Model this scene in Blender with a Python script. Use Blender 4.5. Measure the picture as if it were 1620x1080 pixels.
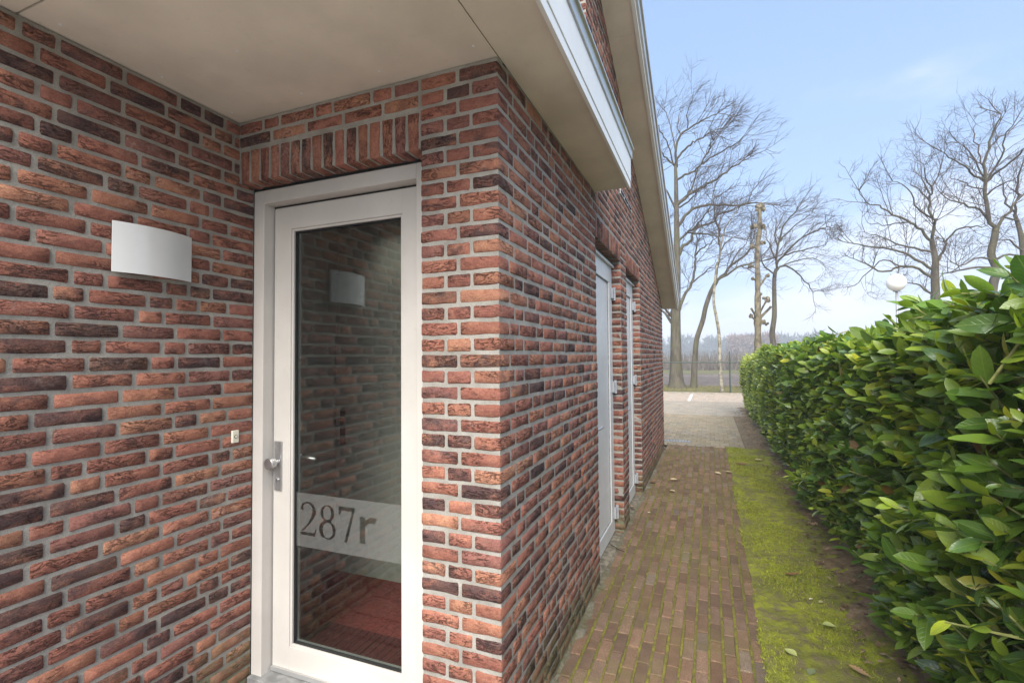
import bpy, bmesh, math, random
import numpy as np
from mathutils import Vector, Matrix

# ------------------------------------------------------------------ camera, sky, sun, exposure
for o in list(bpy.data.objects):
    bpy.data.objects.remove(o)
scene = bpy.context.scene
COL = scene.collection
R = math.radians
random.seed(11)
rng = np.random.default_rng(7)

FPX, YAW, PITCH, ROLL, CAMH = 773.5, R(22.0227), R(1.7544), R(-0.4819), 1.5
CAM = Vector((0, 0, CAMH))
_f = Vector((-math.sin(YAW)*math.cos(PITCH), math.cos(YAW)*math.cos(PITCH), math.sin(PITCH)))
_r0 = Vector((math.cos(YAW), math.sin(YAW), 0))
_u0 = _r0.cross(_f)
_r = _r0*math.cos(ROLL) + _u0*math.sin(ROLL)
_u = -_r0*math.sin(ROLL) + _u0*math.cos(ROLL)
cd = bpy.data.cameras.new('camera')
cam = bpy.data.objects.new('camera', cd)
COL.objects.link(cam)
cd.sensor_width = 36
cd.lens = FPX/1620*36
cd.clip_start = 0.02
cd.clip_end = 5000
cam.matrix_world = Matrix(((_r.x, _u.x, -_f.x, 0), (_r.y, _u.y, -_f.y, 0), (_r.z, _u.z, -_f.z, CAMH), (0, 0, 0, 1)))
scene.camera = cam

SUN_EL, SUN_AZ = R(40), R(171)          # azimuth clockwise from +Y: a veiled sun high behind the camera
sund = Vector((math.sin(SUN_AZ)*math.cos(SUN_EL), math.cos(SUN_AZ)*math.cos(SUN_EL), math.sin(SUN_EL)))
world = bpy.data.worlds.new('World')
scene.world = world
world.use_nodes = True
wn, wl = world.node_tree.nodes, world.node_tree.links
wn.clear()
w_out = wn.new('ShaderNodeOutputWorld')
w_bg = wn.new('ShaderNodeBackground')
w_sky = wn.new('ShaderNodeTexSky')
w_sky.sky_type = 'NISHITA'
w_sky.sun_disc = False
w_sky.sun_elevation = SUN_EL
w_sky.sun_rotation = SUN_AZ
w_sky.air_density = 1.0
w_sky.dust_density = 0.7
w_sky.ozone_density = 1.0
w_bg.inputs['Strength'].default_value = 0.086
w_tc = wn.new('ShaderNodeTexCoord')
w_map = wn.new('ShaderNodeMapping')
w_map.inputs['Scale'].default_value = (1.0, 1.0, 2.6)
w_map.inputs['Location'].default_value = (5.2, -2.1, 1.4)
w_no = wn.new('ShaderNodeTexNoise')
w_no.inputs['Scale'].default_value = 2.6
w_no.inputs['Detail'].default_value = 7
w_no.inputs['Roughness'].default_value = 0.55
w_sep = wn.new('ShaderNodeSeparateXYZ')
w_el = wn.new('ShaderNodeMapRange')      # clouds gather towards the horizon
w_el.inputs['From Min'].default_value = 0.0
w_el.inputs['From Max'].default_value = 0.55
w_el.inputs['To Min'].default_value = 0.33
w_el.inputs['To Max'].default_value = -0.20
w_add = wn.new('ShaderNodeMath'); w_add.operation = 'ADD'
w_cr = wn.new('ShaderNodeMapRange')
w_cr.interpolation_type = 'SMOOTHSTEP'
w_cr.inputs['From Min'].default_value = 0.50
w_cr.inputs['From Max'].default_value = 0.86
w_cr.inputs['To Min'].default_value = 0.0
w_cr.inputs['To Max'].default_value = 0.85
w_mix = wn.new('ShaderNodeMix'); w_mix.data_type = 'RGBA'
w_mix.inputs['B'].default_value = (2.45, 2.5, 2.6, 1)
wl.new(w_tc.outputs['Generated'], w_map.inputs['Vector'])
wl.new(w_map.outputs['Vector'], w_no.inputs['Vector'])
wl.new(w_tc.outputs['Generated'], w_sep.inputs['Vector'])
wl.new(w_sep.outputs['Z'], w_el.inputs['Value'])
wl.new(w_no.outputs['Fac'], w_add.inputs[0])
wl.new(w_el.outputs['Result'], w_add.inputs[1])
wl.new(w_add.outputs[0], w_cr.inputs['Value'])
wl.new(w_cr.outputs['Result'], w_mix.inputs['Factor'])
# a thin, even veil of high cloud over the whole sky
def w_vec(op, a_, b_):
    n_ = wn.new('ShaderNodeVectorMath'); n_.operation = op
    for i_, v_ in enumerate((a_, b_)):
        if isinstance(v_, tuple): n_.inputs[i_].default_value = v_
        else: wl.new(v_, n_.inputs[i_])
    return n_.outputs[0]
w_cl = w_vec('DIVIDE', w_sky.outputs['Color'], w_vec('ADD', w_vec('DIVIDE', w_sky.outputs['Color'], (2.2, 2.85, 4.0)), (1.0, 1.0, 1.0)))
w_ve = wn.new('ShaderNodeMix'); w_ve.data_type = 'RGBA'
w_ve.inputs['Factor'].default_value = 0.40
w_ve.inputs['B'].default_value = (1.10, 1.60, 2.55, 1)
wl.new(w_cl, w_ve.inputs['A'])
wl.new(w_ve.outputs['Result'], w_mix.inputs['A'])
wl.new(w_mix.outputs['Result'], w_bg.inputs['Color'])
wl.new(w_bg.outputs['Background'], w_out.inputs['Surface'])

sl = bpy.data.lights.new('sun', 'SUN')
sl.energy = 1.5
sl.angle = R(50)
sl.color = (1.0, 0.95, 0.87)
sun = bpy.data.objects.new('sun', sl)
COL.objects.link(sun)
sun.rotation_euler = sund.to_track_quat('Z', 'Y').to_euler()

scene.view_settings.view_transform = 'Standard'
scene.view_settings.look = 'None'
scene.view_settings.gamma = 1
scene.view_settings.use_curve_mapping = False
scene.view_settings.exposure = 2.54
scene.render.engine = 'CYCLES'

# ------------------------------------------------------------------ helpers
def px_ray(u, v):
    return _f*FPX + _r*(u-810) + _u*(540-v)
def onX(u, v, x):
    d = px_ray(u, v); return CAM + d*(x/d.x)
def onY(u, v, y):
    d = px_ray(u, v); return CAM + d*(y/d.y)
def onZ(u, v, z=0.0):
    d = px_ray(u, v); return CAM + d*((z-CAMH)/d.z)

def link(o, parent=None):
    COL.objects.link(o)
    if parent is not None:
        o.parent = parent
        o.matrix_parent_inverse = Matrix.Translation(-world_loc(parent))
    return o
def world_loc(o):
    L = Vector(o.location)
    if o.parent is not None:
        L = L + o.matrix_parent_inverse.to_translation() + world_loc(o.parent)
    return L
def tag(o, label=None, cat=None, group=None, kind=None):
    if label: o['label'] = label
    if cat: o['category'] = cat
    if group: o['group'] = group
    if kind: o['kind'] = kind
    return o
def thing(name, loc, label, cat, group=None):
    o = bpy.data.objects.new(name, None)
    o.empty_display_size = 0.1
    o.location = loc
    COL.objects.link(o)
    return tag(o, label, cat, group)

class MB:
    """collects shapes (world coordinates) for ONE mesh object"""
    def __init__(s): s.v = []; s.f = []
    def add(s, vs, fs):
        n = len(s.v); s.v += [tuple(p) for p in vs]; s.f += [tuple(i+n for i in f) for f in fs]; return s
    def box(s, x0, x1, y0, y1, z0, z1):
        return s.add([(x0,y0,z0),(x1,y0,z0),(x1,y1,z0),(x0,y1,z0),(x0,y0,z1),(x1,y0,z1),(x1,y1,z1),(x0,y1,z1)],
                     [(0,3,2,1),(4,5,6,7),(0,1,5,4),(1,2,6,5),(2,3,7,6),(3,0,4,7)])
    def prism(s, pts, axis, a, b):
        """polygon extruded along an axis from a to b; pts are the two other coordinates in xyz order"""
        def P(p, t):
            q = list(p); q.insert(axis, t); return tuple(q)
        n = len(pts)
        return s.add([P(p, a) for p in pts]+[P(p, b) for p in pts],
                     [tuple(range(n))[::-1], tuple(range(n, 2*n))]+[(i, (i+1) % n, n+(i+1) % n, n+i) for i in range(n)])
    def tube(s, pts, radii, n=8, cap=True):
        pts = [Vector(p) for p in pts]
        if not hasattr(radii, '__len__'): radii = [radii]*len(pts)
        rings = []; side = None
        for i, p in enumerate(pts):
            d = (pts[min(i+1, len(pts)-1)]-pts[max(i-1, 0)])
            d = d.normalized() if d.length > 1e-9 else Vector((0, 0, 1))
            if side is None:
                side = d.orthogonal().normalized()
            else:
                side = (side-d*side.dot(d))
                side = side.normalized() if side.length > 1e-6 else d.orthogonal().normalized()
            up = d.cross(side)
            rings.append([p+(side*math.cos(2*math.pi*k/n)+up*math.sin(2*math.pi*k/n))*radii[i] for k in range(n)])
        vs = [q for r_ in rings for q in r_]; fs = []
        for i in range(len(rings)-1):
            for k in range(n):
                a = i*n+k; b = i*n+(k+1) % n
                fs.append((a, b, b+n, a+n))
        if cap:
            fs.append(tuple(range(n))[::-1]); fs.append(tuple(range(len(vs)-n, len(vs))))
        return s.add(vs, fs)
    def sphere(s, c, r, nu=24, nv=14, zs=1.0):
        c = Vector(c); vs = [c+Vector((0, 0, r*zs))]; fs = []
        for j in range(1, nv):
            t = math.pi*j/nv
            for i in range(nu):
                p = 2*math.pi*i/nu
                vs.append(c+Vector((r*math.sin(t)*math.cos(p), r*math.sin(t)*math.sin(p), r*math.cos(t)*zs)))
        vs.append(c-Vector((0, 0, r*zs)))
        for i in range(nu):
            fs.append((0, 1+i, 1+(i+1) % nu))
            fs.append((len(vs)-1, len(vs)-1-nu+(i+1) % nu, len(vs)-1-nu+i))
        for j in range(nv-2):
            for i in range(nu):
                a = 1+j*nu+i; b = 1+j*nu+(i+1) % nu
                fs.append((a, a+nu, b+nu, b))
        return s.add(vs, fs)
    def mesh(s, name, mat, smooth=False, bevel=0, seg=2):
        me = bpy.data.meshes.new(name)
        me.from_pydata(s.v, [], s.f)
        if bevel:
            bm = bmesh.new(); bm.from_mesh(me)
            bmesh.ops.recalc_face_normals(bm, faces=bm.faces)
            ed = [e for e in bm.edges if len(e.link_faces) == 2 and e.calc_face_angle(0) > 0.5]
            bmesh.ops.bevel(bm, geom=ed, offset=bevel, segments=seg, affect='EDGES', profile=0.6)
            bm.to_mesh(me); bm.free()
        me.materials.append(mat)
        if smooth:
            me.polygons.foreach_set('use_smooth', [True]*len(me.polygons))
        me.update()
        return me
    def build(s, name, mat, parent=None, smooth=False, bevel=0, seg=2):
        return link(bpy.data.objects.new(name, s.mesh(name, mat, smooth, bevel, seg)), parent)

def np_mesh(name, V, F, mat, smooth=False, attrs=None):
    """V (n,3), F (m,k) all faces with k corners; attrs: name -> (n,4) colour or (n,3) vector"""
    me = bpy.data.meshes.new(name)
    n, m, k = len(V), len(F), F.shape[1]
    me.vertices.add(n); me.vertices.foreach_set('co', np.ascontiguousarray(V, dtype=np.float32).ravel())
    me.loops.add(m*k); me.loops.foreach_set('vertex_index', np.ascontiguousarray(F, dtype=np.int32).ravel())
    me.polygons.add(m); me.polygons.foreach_set('loop_start', np.arange(0, m*k, k, dtype=np.int32))
    if smooth: me.polygons.foreach_set('use_smooth', np.ones(m, dtype=bool))
    for an, A in (attrs or {}).items():
        if A.shape[1] == 4:
            a = me.attributes.new(an, 'FLOAT_COLOR', 'POINT'); a.data.foreach_set('color', np.ascontiguousarray(A, dtype=np.float32).ravel())
        else:
            a = me.attributes.new(an, 'FLOAT_VECTOR', 'POINT'); a.data.foreach_set('vector', np.ascontiguousarray(A, dtype=np.float32).ravel())
    me.materials.append(mat)
    me.update(calc_edges=True)
    me.validate()
    return me

# ------------------------------------------------------------------ materials
class NT:
    def __init__(s, name, rough=0.7, spec=0.35):
        s.m = bpy.data.materials.new(name); s.m.use_nodes = True
        s.n = s.m.node_tree.nodes; s.l = s.m.node_tree.links
        s.p = s.n['Principled BSDF']
        s.p.inputs['Roughness'].default_value = rough
        s.p.inputs['Specular IOR Level'].default_value = spec
    def new(s, t, **kw):
        x = s.n.new(t)
        for k, v in kw.items():
            if k in x.inputs.keys(): x.inputs[k].default_value = v
            else: setattr(x, k, v)
        return x
    def lk(s, a, b): s.l.new(a, b)
    def pos(s): return s.new('ShaderNodeNewGeometry').outputs['Position']
    def scaled(s, vec, sc, off=(0, 0, 0)):
        m = s.new('ShaderNodeMapping'); m.inputs['Scale'].default_value = sc; m.inputs['Location'].default_value = off
        s.lk(vec, m.inputs['Vector']); return m.outputs['Vector']
    def noise(s, vec, scale, detail=4, rough=0.55, dist=0.0):
        x = s.new('ShaderNodeTexNoise', Scale=scale, Detail=detail, Roughness=rough, Distortion=dist)
        s.lk(vec, x.inputs['Vector']); return x.outputs['Fac']
    def ramp(s, val, a, b, lo=0.0, hi=1.0, smooth=True):
        x = s.new('ShaderNodeMapRange')
        if smooth: x.interpolation_type = 'SMOOTHSTEP'
        for k, v in (('From Min', a), ('From Max', b), ('To Min', lo), ('To Max', hi)): x.inputs[k].default_value = v
        s.lk(val, x.inputs['Value']); return x.outputs['Result']
    def math(s, op, a, b=None):
        x = s.new('ShaderNodeMath', operation=op)
        for i, v in enumerate((a, b)):
            if v is None: continue
            if isinstance(v, (int, float)): x.inputs[i].default_value = v
            else: s.lk(v, x.inputs[i])
        return x.outputs[0]
    def mix(s, fac, a, b, mode='MIX'):
        x = s.new('ShaderNodeMix', data_type='RGBA', blend_type=mode)
        for nm, v in (('Factor', fac), ('A', a), ('B', b)):
            if isinstance(v, (int, float)): x.inputs[nm].default_value = v
            elif isinstance(v, tuple): x.inputs[nm].default_value = (*v[:3], 1)
            else: s.lk(v, x.inputs[nm])
        return x.outputs['Result']
    def bump(s, h, strength=0.5, dist=0.01, prev=None):
        x = s.new('ShaderNodeBump', Strength=strength, Distance=dist)
        s.lk(h, x.inputs['Height'])
        if prev is not None: s.lk(prev, x.inputs['Normal'])
        return x.outputs['Normal']
    def color(s, c):
        if isinstance(c, tuple): s.p.inputs['Base Color'].default_value = (*c[:3], 1)
        else: s.lk(c, s.p.inputs['Base Color'])
    def normal(s, n): s.lk(n, s.p.inputs['Normal'])

def mat_plain(name, c, rough=0.5, spec=0.4, var=0.06, scale=6.0, bump=0.0, bscale=200, metallic=0.0, grime=None):
    t = NT(name, rough, spec); P = t.pos()
    n = t.noise(P, scale, 5)
    lo = tuple(x*(1-var*2) for x in c); hi = tuple(min(1, x*(1+var)) for x in c)
    col = t.mix(t.ramp(n, 0.3, 0.7), lo, hi)
    if grime:
        g = t.ramp(t.noise(P, 23, 6, 0.7), 0.56, 0.78, 0, 0.5)
        col = t.mix(g, col, grime)
    t.color(col)
    t.p.inputs['Metallic'].default_value = metallic
    r_ = t.ramp(t.noise(P, scale*5, 3), 0.3, 0.7, max(0.02, rough-0.07), min(1, rough+0.07))
    t.lk(r_, t.p.inputs['Roughness'])
    if bump:
        t.normal(t.bump(t.noise(P, bscale, 3), bump, 0.002))
    return t.m

def mat_brick(name):
    t = NT(name, 0.88, 0.25)
    oi = t.new('ShaderNodeObjectInfo')
    a = t.new('ShaderNodeAttribute', attribute_name='bpos')
    ac = t.new('ShaderNodeAttribute', attribute_name='bcol')
    vo = t.new('ShaderNodeVectorMath', operation='SCALE'); t.lk(oi.outputs['Location'], vo.inputs[0]); vo.inputs['Scale'].default_value = 7.3
    va = t.new('ShaderNodeVectorMath', operation='ADD'); t.lk(a.outputs['Vector'], va.inputs[0]); t.lk(vo.outputs[0], va.inputs[1])
    p = va.outputs[0]
    base = t.mix(1.0, oi.outputs['Color'], ac.outputs['Color'], 'MULTIPLY')
    # burnt patches: how much of a brick is burnt comes with its colour (alpha)
    bias = t.math('MULTIPLY', oi.outputs['Alpha'], ac.outputs['Alpha'])
    n1 = t.noise(t.scaled(p, (9, 9, 16)), 1.0, 6, 0.62, 0.5)
    g = t.noise(p, 210, 4, 0.75)
    lvl = t.math('ADD', t.math('ADD', n1, t.math('MULTIPLY', bias, 0.40)), t.math('MULTIPLY', t.math('SUBTRACT', g, 0.5), 0.30))
    burn = t.ramp(lvl, 0.60, 0.90, 0, 0.80)
    n2 = t.noise(t.scaled(p, (19, 19, 26)), 1.0, 5, 0.65)
    col = t.mix(t.ramp(n2, 0.46, 0.66, 0, 0.4), base, t.mix(1.0, base, (1.5, 1.75, 1.6), 'MULTIPLY'))
    n3 = t.noise(t.scaled(p, (31, 31, 40)), 1.0, 4, 0.6)
    col = t.mix(t.ramp(n3, 0.50, 0.70, 0, 0.5), col, t.mix(1.0, base, (0.62, 0.50, 0.55), 'MULTIPLY'))
    col = t.mix(burn, col, t.mix(t.ramp(n2, 0.4, 0.6), (0.034, 0.032, 0.038), (0.075, 0.052, 0.048)))
    # moulding sand and grain
    col = t.mix(t.ramp(g, 0.38, 0.70, 0, 0.62), col, t.mix(1.0, col, (0.36, 0.32, 0.32), 'MULTIPLY'))
    sp = t.noise(p, 130, 5, 0.8)
    col = t.mix(t.ramp(sp, 0.63, 0.74, 0, 0.55), col, (0.50, 0.38, 0.26))
    # folds of the hand-moulded clay, only on part of the bricks
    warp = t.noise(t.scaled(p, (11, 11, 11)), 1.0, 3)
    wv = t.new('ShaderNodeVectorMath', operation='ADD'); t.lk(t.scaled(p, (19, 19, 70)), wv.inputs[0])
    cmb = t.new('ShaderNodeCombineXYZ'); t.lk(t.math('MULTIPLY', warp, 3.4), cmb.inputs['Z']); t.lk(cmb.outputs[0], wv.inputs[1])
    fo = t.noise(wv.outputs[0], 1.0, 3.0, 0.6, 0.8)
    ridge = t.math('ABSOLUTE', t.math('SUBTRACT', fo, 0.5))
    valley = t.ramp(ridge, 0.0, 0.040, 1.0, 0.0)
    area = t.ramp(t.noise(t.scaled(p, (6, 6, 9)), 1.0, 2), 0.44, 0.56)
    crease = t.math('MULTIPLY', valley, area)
    col = t.mix(t.math('MULTIPLY', crease, 0.5), col, (0.055, 0.025, 0.020))  # shade of the fold depth painted into the colour, along with burnt sand
    # thin white bloom in patches, algae on the lowest courses
    P = t.pos()
    bl = t.math('MULTIPLY', t.ramp(t.noise(P, 2.3, 5, 0.6), 0.52, 0.72), t.ramp(t.noise(P, 70, 4, 0.75), 0.45, 0.7, 0, 0.42))
    col = t.mix(bl, col, (0.46, 0.42, 0.37)); sx = t.new('ShaderNodeSeparateXYZ'); t.lk(P, sx.inputs[0])
    low = t.math('ADD', t.ramp(sx.outputs['Z'], 0.02, 0.42, 0.42, 0.0), t.math('MULTIPLY', t.math('SUBTRACT', t.noise(P, 5, 5), 0.5), 0.9))
    al = t.ramp(low, 0.12, 0.42, 0, 0.62)
    col = t.mix(al, col, (0.085, 0.095, 0.035))
    t.color(col)
    h = t.math('SUBTRACT', t.math('MULTIPLY', t.noise(t.scaled(p, (30, 30, 60)), 1.0, 6, 0.65), 0.9), t.math('MULTIPLY', crease, 1.0))
    nn = t.bump(h, 1.0, 0.008)
    nn = t.bump(g, 0.7, 0.002, nn)
    t.normal(nn)
    return t.m

def mat_mortar(name):
    t = NT(name, 0.95, 0.15); P = t.pos()
    c = t.mix(t.ramp(t.noise(P, 9, 5), 0.3, 0.7), (0.265, 0.250, 0.222), (0.385, 0.365, 0.325))
    c = t.mix(t.ramp(t.noise(P, 260, 3, 0.7), 0.35, 0.75, 0, 0.55), c, (0.17, 0.155, 0.13))
    sx = t.new('ShaderNodeSeparateXYZ'); t.lk(P, sx.inputs[0])
    low = t.math('ADD', t.ramp(sx.outputs['Z'], 0.0, 0.35, 0.4, 0.0), t.math('MULTIPLY', t.math('SUBTRACT', t.noise(P, 6, 5), 0.5), 0.9))
    c = t.mix(t.ramp(low, 0.12, 0.4, 0, 0.75), c, (0.12, 0.13, 0.055))
    t.color(c)
    n = t.bump(t.noise(P, 45, 5, 0.7), 0.7, 0.006)
    t.normal(t.bump(t.noise(P, 320, 3, 0.7), 0.5, 0.0015, n))
    return t.m

def mat_paver(name, c1, c2, moss, mossamt=0.5):
    t = NT(name, 0.9, 0.2); P = t.pos()
    oi = t.new('ShaderNodeObjectInfo'); ac = t.new('ShaderNodeAttribute', attribute_name='bcol')
    base = t.mix(t.ramp(t.noise(P, 11, 5, 0.65), 0.3, 0.7), c1, c2)
    base = t.mix(1.0, base, t.mix(1.0, oi.outputs['Color'], ac.outputs['Color'], 'MULTIPLY'), 'MULTIPLY')
    g = t.noise(P, 150, 4, 0.8)
    base = t.mix(t.ramp(g, 0.4, 0.66, 0, 0.75), base, tuple(x*0.42 for x in c1))
    base = t.mix(t.ramp(t.noise(P, 150, 4, 0.8), 0.62, 0.72, 0, 0.6), base, tuple(min(1, x*2.0) for x in c2))
    m = t.math('ADD', t.math('MULTIPLY', t.noise(P, 1.7, 4), 0.75), t.math('MULTIPLY', t.noise(P, 17, 5, 0.7), 0.5))
    base = t.mix(t.ramp(m, 0.56, 0.80, 0, mossamt), base, moss)
    t.color(base)
    n = t.bump(t.noise(P, 40, 4), 0.4, 0.004)
    t.normal(t.bump(g, 0.8, 0.002, n))
    return t.m

def mat_ground(name, cols, scales=(2.2, 14), fine=180, bump=0.012):
    """cols: three earth or plant colours mixed in patches"""
    t = NT(name, 0.97, 0.1); P = t.pos()
    a = t.ramp(t.noise(P, scales[0], 6, 0.6), 0.40, 0.60)
    b = t.ramp(t.noise(P, scales[1], 6, 0.7), 0.42, 0.66)
    c = t.mix(a, cols[0], cols[1]); c = t.mix(b, c, cols[2])
    c = t.mix(t.ramp(t.noise(P, fine, 4, 0.75), 0.4, 0.75, 0, 0.55), c, tuple(x*0.35 for x in cols[0]))
    t.color(c)
    n = t.bump(t.noise(P, scales[1]*1.6, 6, 0.7), 0.8, bump)
    t.normal(t.bump(t.noise(P, fine, 3, 0.7), 0.7, bump*0.25, n))
    return t.m

def mat_leaf(name, rough=0.27, spec=0.5, trans=0.22):
    t = NT(name, rough, spec)
    oi = t.new('ShaderNodeObjectInfo'); ac = t.new('ShaderNodeAttribute', attribute_name='bcol'); bp = t.new('ShaderNodeAttribute', attribute_name='bpos')
    base = t.mix(1.0, oi.outputs['Color'], ac.outputs['Color'], 'MULTIPLY')
    sp = t.new('ShaderNodeSeparateXYZ'); t.lk(bp.outputs['Vector'], sp.inputs[0])
    ax = t.math('ABSOLUTE', sp.outputs['Y'])
    rib = t.ramp(ax, 0.02, 0.075, 0.55, 0.0)
    P = t.pos()
    base = t.mix(t.ramp(t.noise(P, 28, 4), 0.35, 0.7, 0, 0.35), base, t.mix(1.0, base, (1.5, 1.35, 0.7), 'MULTIPLY'))
    vein = t.ramp(t.math('ABSOLUTE', t.math('SUBTRACT', t.math('FRACT', t.math('ADD', t.math('MULTIPLY', sp.outputs['X'], 7.0), t.math('MULTIPLY', ax, -1.7))), 0.5)), 0.0, 0.12, 1.0, 0.0)
    base = t.mix(t.math('MULTIPLY', vein, 0.22), base, t.mix(1.0, base, (1.9, 1.6, 1.3), 'MULTIPLY'))
    base = t.mix(rib, base, (0.22, 0.30, 0.07))
    base = t.mix(t.ramp(t.noise(P, 75, 3, 0.7), 0.68, 0.73, 0, 0.7), base, (0.16, 0.11, 0.04))
    t.color(base)
    t.normal(t.bump(t.math('SUBTRACT', t.noise(P, 60, 3), t.math('MULTIPLY', vein, 0.5)), 0.35, 0.003))
    tr = t.new('ShaderNodeBsdfTranslucent'); t.lk(t.mix(1.0, base, (1.6, 1.9, 0.6), 'MULTIPLY'), tr.inputs['Color'])
    mx = t.new('ShaderNodeMixShader', Fac=trans)
    t.lk(t.p.outputs[0], mx.inputs[1]); t.lk(tr.outputs[0], mx.inputs[2])
    t.lk(mx.outputs[0], t.n['Material Output'].inputs['Surface'])
    return t.m

def mat_attr(name, rough=0.9, spec=0.15, scale=30, bump=0.3, stretch=(1, 1, 1)):
    """base colour from the mesh attribute bcol, with mottling"""
    t = NT(name, rough, spec); P = t.scaled(t.pos(), stretch)
    ac = t.new('ShaderNodeAttribute', attribute_name='bcol')
    c = t.mix(t.ramp(t.noise(P, scale, 5, 0.65), 0.3, 0.7), t.mix(1.0, ac.outputs['Color'], (0.6, 0.6, 0.6), 'MULTIPLY'), t.mix(1.0, ac.outputs['Color'], (1.3, 1.25, 1.2), 'MULTIPLY'))
    t.color(c)
    t.normal(t.bump(t.noise(P, scale*1.7, 5, 0.7), bump, 0.02))
    return t.m

def mat_bark(name, c1, c2, c3, vs=(9, 9, 2.2), green=0.3):
    t = NT(name, 0.95, 0.1); P = t.pos()
    q = t.scaled(P, vs)
    n = t.noise(q, 1.0, 6, 0.65, 0.5)
    c = t.mix(t.ramp(n, 0.35, 0.65), c1, c2)
    c = t.mix(t.ramp(t.noise(P, 1.6, 5), 0.45, 0.66, 0, green*2), c, c3)
    t.color(c)
    t.normal(t.bump(n, 0.9, 0.05))
    return t.m

def mat_glass(name, ior=1.86, tint=(0.93, 0.96, 0.93)):
    t = NT(name)
    t.n.remove(t.p)
    g = t.new('ShaderNodeBsdfGlossy', Roughness=0.006); g.inputs['Color'].default_value = (0.95, 0.97, 0.95, 1)
    tr = t.new('ShaderNodeBsdfTransparent'); tr.inputs['Color'].default_value = (*tint, 1)
    fr = t.new('ShaderNodeFresnel', IOR=ior)
    bf = t.new('ShaderNodeNewGeometry').outputs['Backfacing']       # both faces of the pane reflect like its outer face
    t.lk(t.math('ADD', t.math('MULTIPLY', bf, 1/ior-ior), ior), fr.inputs['IOR'])
    n = t.bump(t.noise(t.pos(), 2.2, 2), 0.02, 0.02)
    t.lk(n, g.inputs['Normal'])
    mx = t.new('ShaderNodeMixShader')
    t.lk(fr.outputs[0], mx.inputs[0]); t.lk(tr.outputs[0], mx.inputs[1]); t.lk(g.outputs[0], mx.inputs[2])
    t.lk(mx.outputs[0], t.n['Material Output'].inputs['Surface'])
    return t.m

def mat_film(name):
    t = NT(name)
    t.n.remove(t.p)
    d = t.new('ShaderNodeBsdfDiffuse'); d.inputs['Color'].default_value = (0.62, 0.63, 0.60, 1)
    tr = t.new('ShaderNodeBsdfTransparent'); tr.inputs['Color'].default_value = (0.9, 0.9, 0.9, 1)
    n = t.ramp(t.noise(t.pos(), 90, 3), 0.3, 0.7, 0.095, 0.12)
    mx = t.new('ShaderNodeMixShader')
    t.lk(n, mx.inputs[0]); t.lk(tr.outputs[0], mx.inputs[1]); t.lk(d.outputs[0], mx.inputs[2])
    t.lk(mx.outputs[0], t.n['Material Output'].inputs['Surface'])
    return t.m

M = {}
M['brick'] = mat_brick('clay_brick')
M['mortar'] = mat_mortar('grey_mortar')
M['soffit'] = mat_plain('beige_soffit_board', (0.74, 0.66, 0.56), 0.75, 0.2, 0.05, 3.0, 0.3, 240, grime=(0.60, 0.52, 0.42))
M['frame'] = mat_plain('cream_door_paint', (0.535, 0.505, 0.465), 0.38, 0.45, 0.03, 4.0, 0.12, 130, grime=(0.46, 0.43, 0.38))
M['white'] = mat_plain('white_door_paint', (0.59, 0.60, 0.60), 0.35, 0.45, 0.03, 4.0, 0.1, 130, grime=(0.50, 0.50, 0.48))
M['fascia'] = mat_plain('white_fascia', (0.80, 0.80, 0.79), 0.4, 0.4, 0.03, 2.0, 0.06, 90, grime=(0.66, 0.66, 0.64))
M['alu'] = mat_plain('aluminium_trim', (0.62, 0.62, 0.61), 0.38, 0.5, 0.05, 6.0, metallic=0.75)
M['steel'] = mat_plain('brushed_steel', (0.50, 0.50, 0.50), 0.36, 0.5, 0.05, 30.0, metallic=0.9)
M['dark'] = mat_plain('dark_rubber', (0.02, 0.02, 0.02), 0.7, 0.2, 0.1, 20)
M['stone'] = mat_plain('grey_stone', (0.24, 0.24, 0.235), 0.75, 0.3, 0.15, 25, 0.4, 200)
M['plastic'] = mat_plain('cream_plastic', (0.70, 0.66, 0.54), 0.4, 0.4, 0.03, 20)
M['lampwhite'] = mat_plain('white_gloss', (0.60, 0.605, 0.59), 0.14, 0.5, 0.02, 4)
M['glass'] = mat_glass('door_glass')
M['film'] = mat_film('frosted_film')
M['plaster'] = mat_plain('hall_plaster', (0.30, 0.295, 0.275), 0.85, 0.2, 0.05, 3, 0.2, 120)
M['carpet'] = mat_plain('red_carpet', (0.20, 0.042, 0.038), 0.98, 0.05, 0.2, 60, 0.9, 300)
M['mat'] = mat_plain('dark_red_mat', (0.075, 0.015, 0.016), 0.98, 0.05, 0.3, 90, 0.9, 300)
M['kerb_'] = mat_plain('gritty_sill', (0.22, 0.19, 0.14), 0.9, 0.2, 0.25, 20, 0.6, 120)
M['hinge'] = mat_plain('grey_hinge', (0.36, 0.37, 0.39), 0.45, 0.5, 0.05, 20)
M['roof'] = mat_plain('grey_roofing', (0.09, 0.09, 0.095), 0.9, 0.2, 0.1, 8, 0.5, 60)
M['green_metal'] = mat_plain('green_fence_paint', (0.035, 0.055, 0.045), 0.5, 0.4, 0.1, 10)
M['globe'] = mat_plain('opal_globe', (0.82, 0.81, 0.77), 0.3, 0.5, 0.02, 5)
M['grey_metal'] = mat_plain('galvanised_post', (0.36, 0.37, 0.37), 0.5, 0.5, 0.08, 12, metallic=0.5)
M['leaf'] = mat_leaf('laurel_leaf')
M['dryleaf'] = mat_leaf('fallen_leaf', 0.7, 0.25, 0.1)
M['stem'] = mat_plain('laurel_stem', (0.24, 0.25, 0.08), 0.7, 0.3, 0.2, 30)
M['oakbark'] = mat_bark('oak_bark', (0.060, 0.052, 0.038), (0.125, 0.108, 0.080), (0.105, 0.10, 0.05))
M['twig'] = mat_bark('twig_bark', (0.050, 0.034, 0.024), (0.095, 0.062, 0.044), (0.070, 0.052, 0.032), (5, 5, 5), 0.2)
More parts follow.
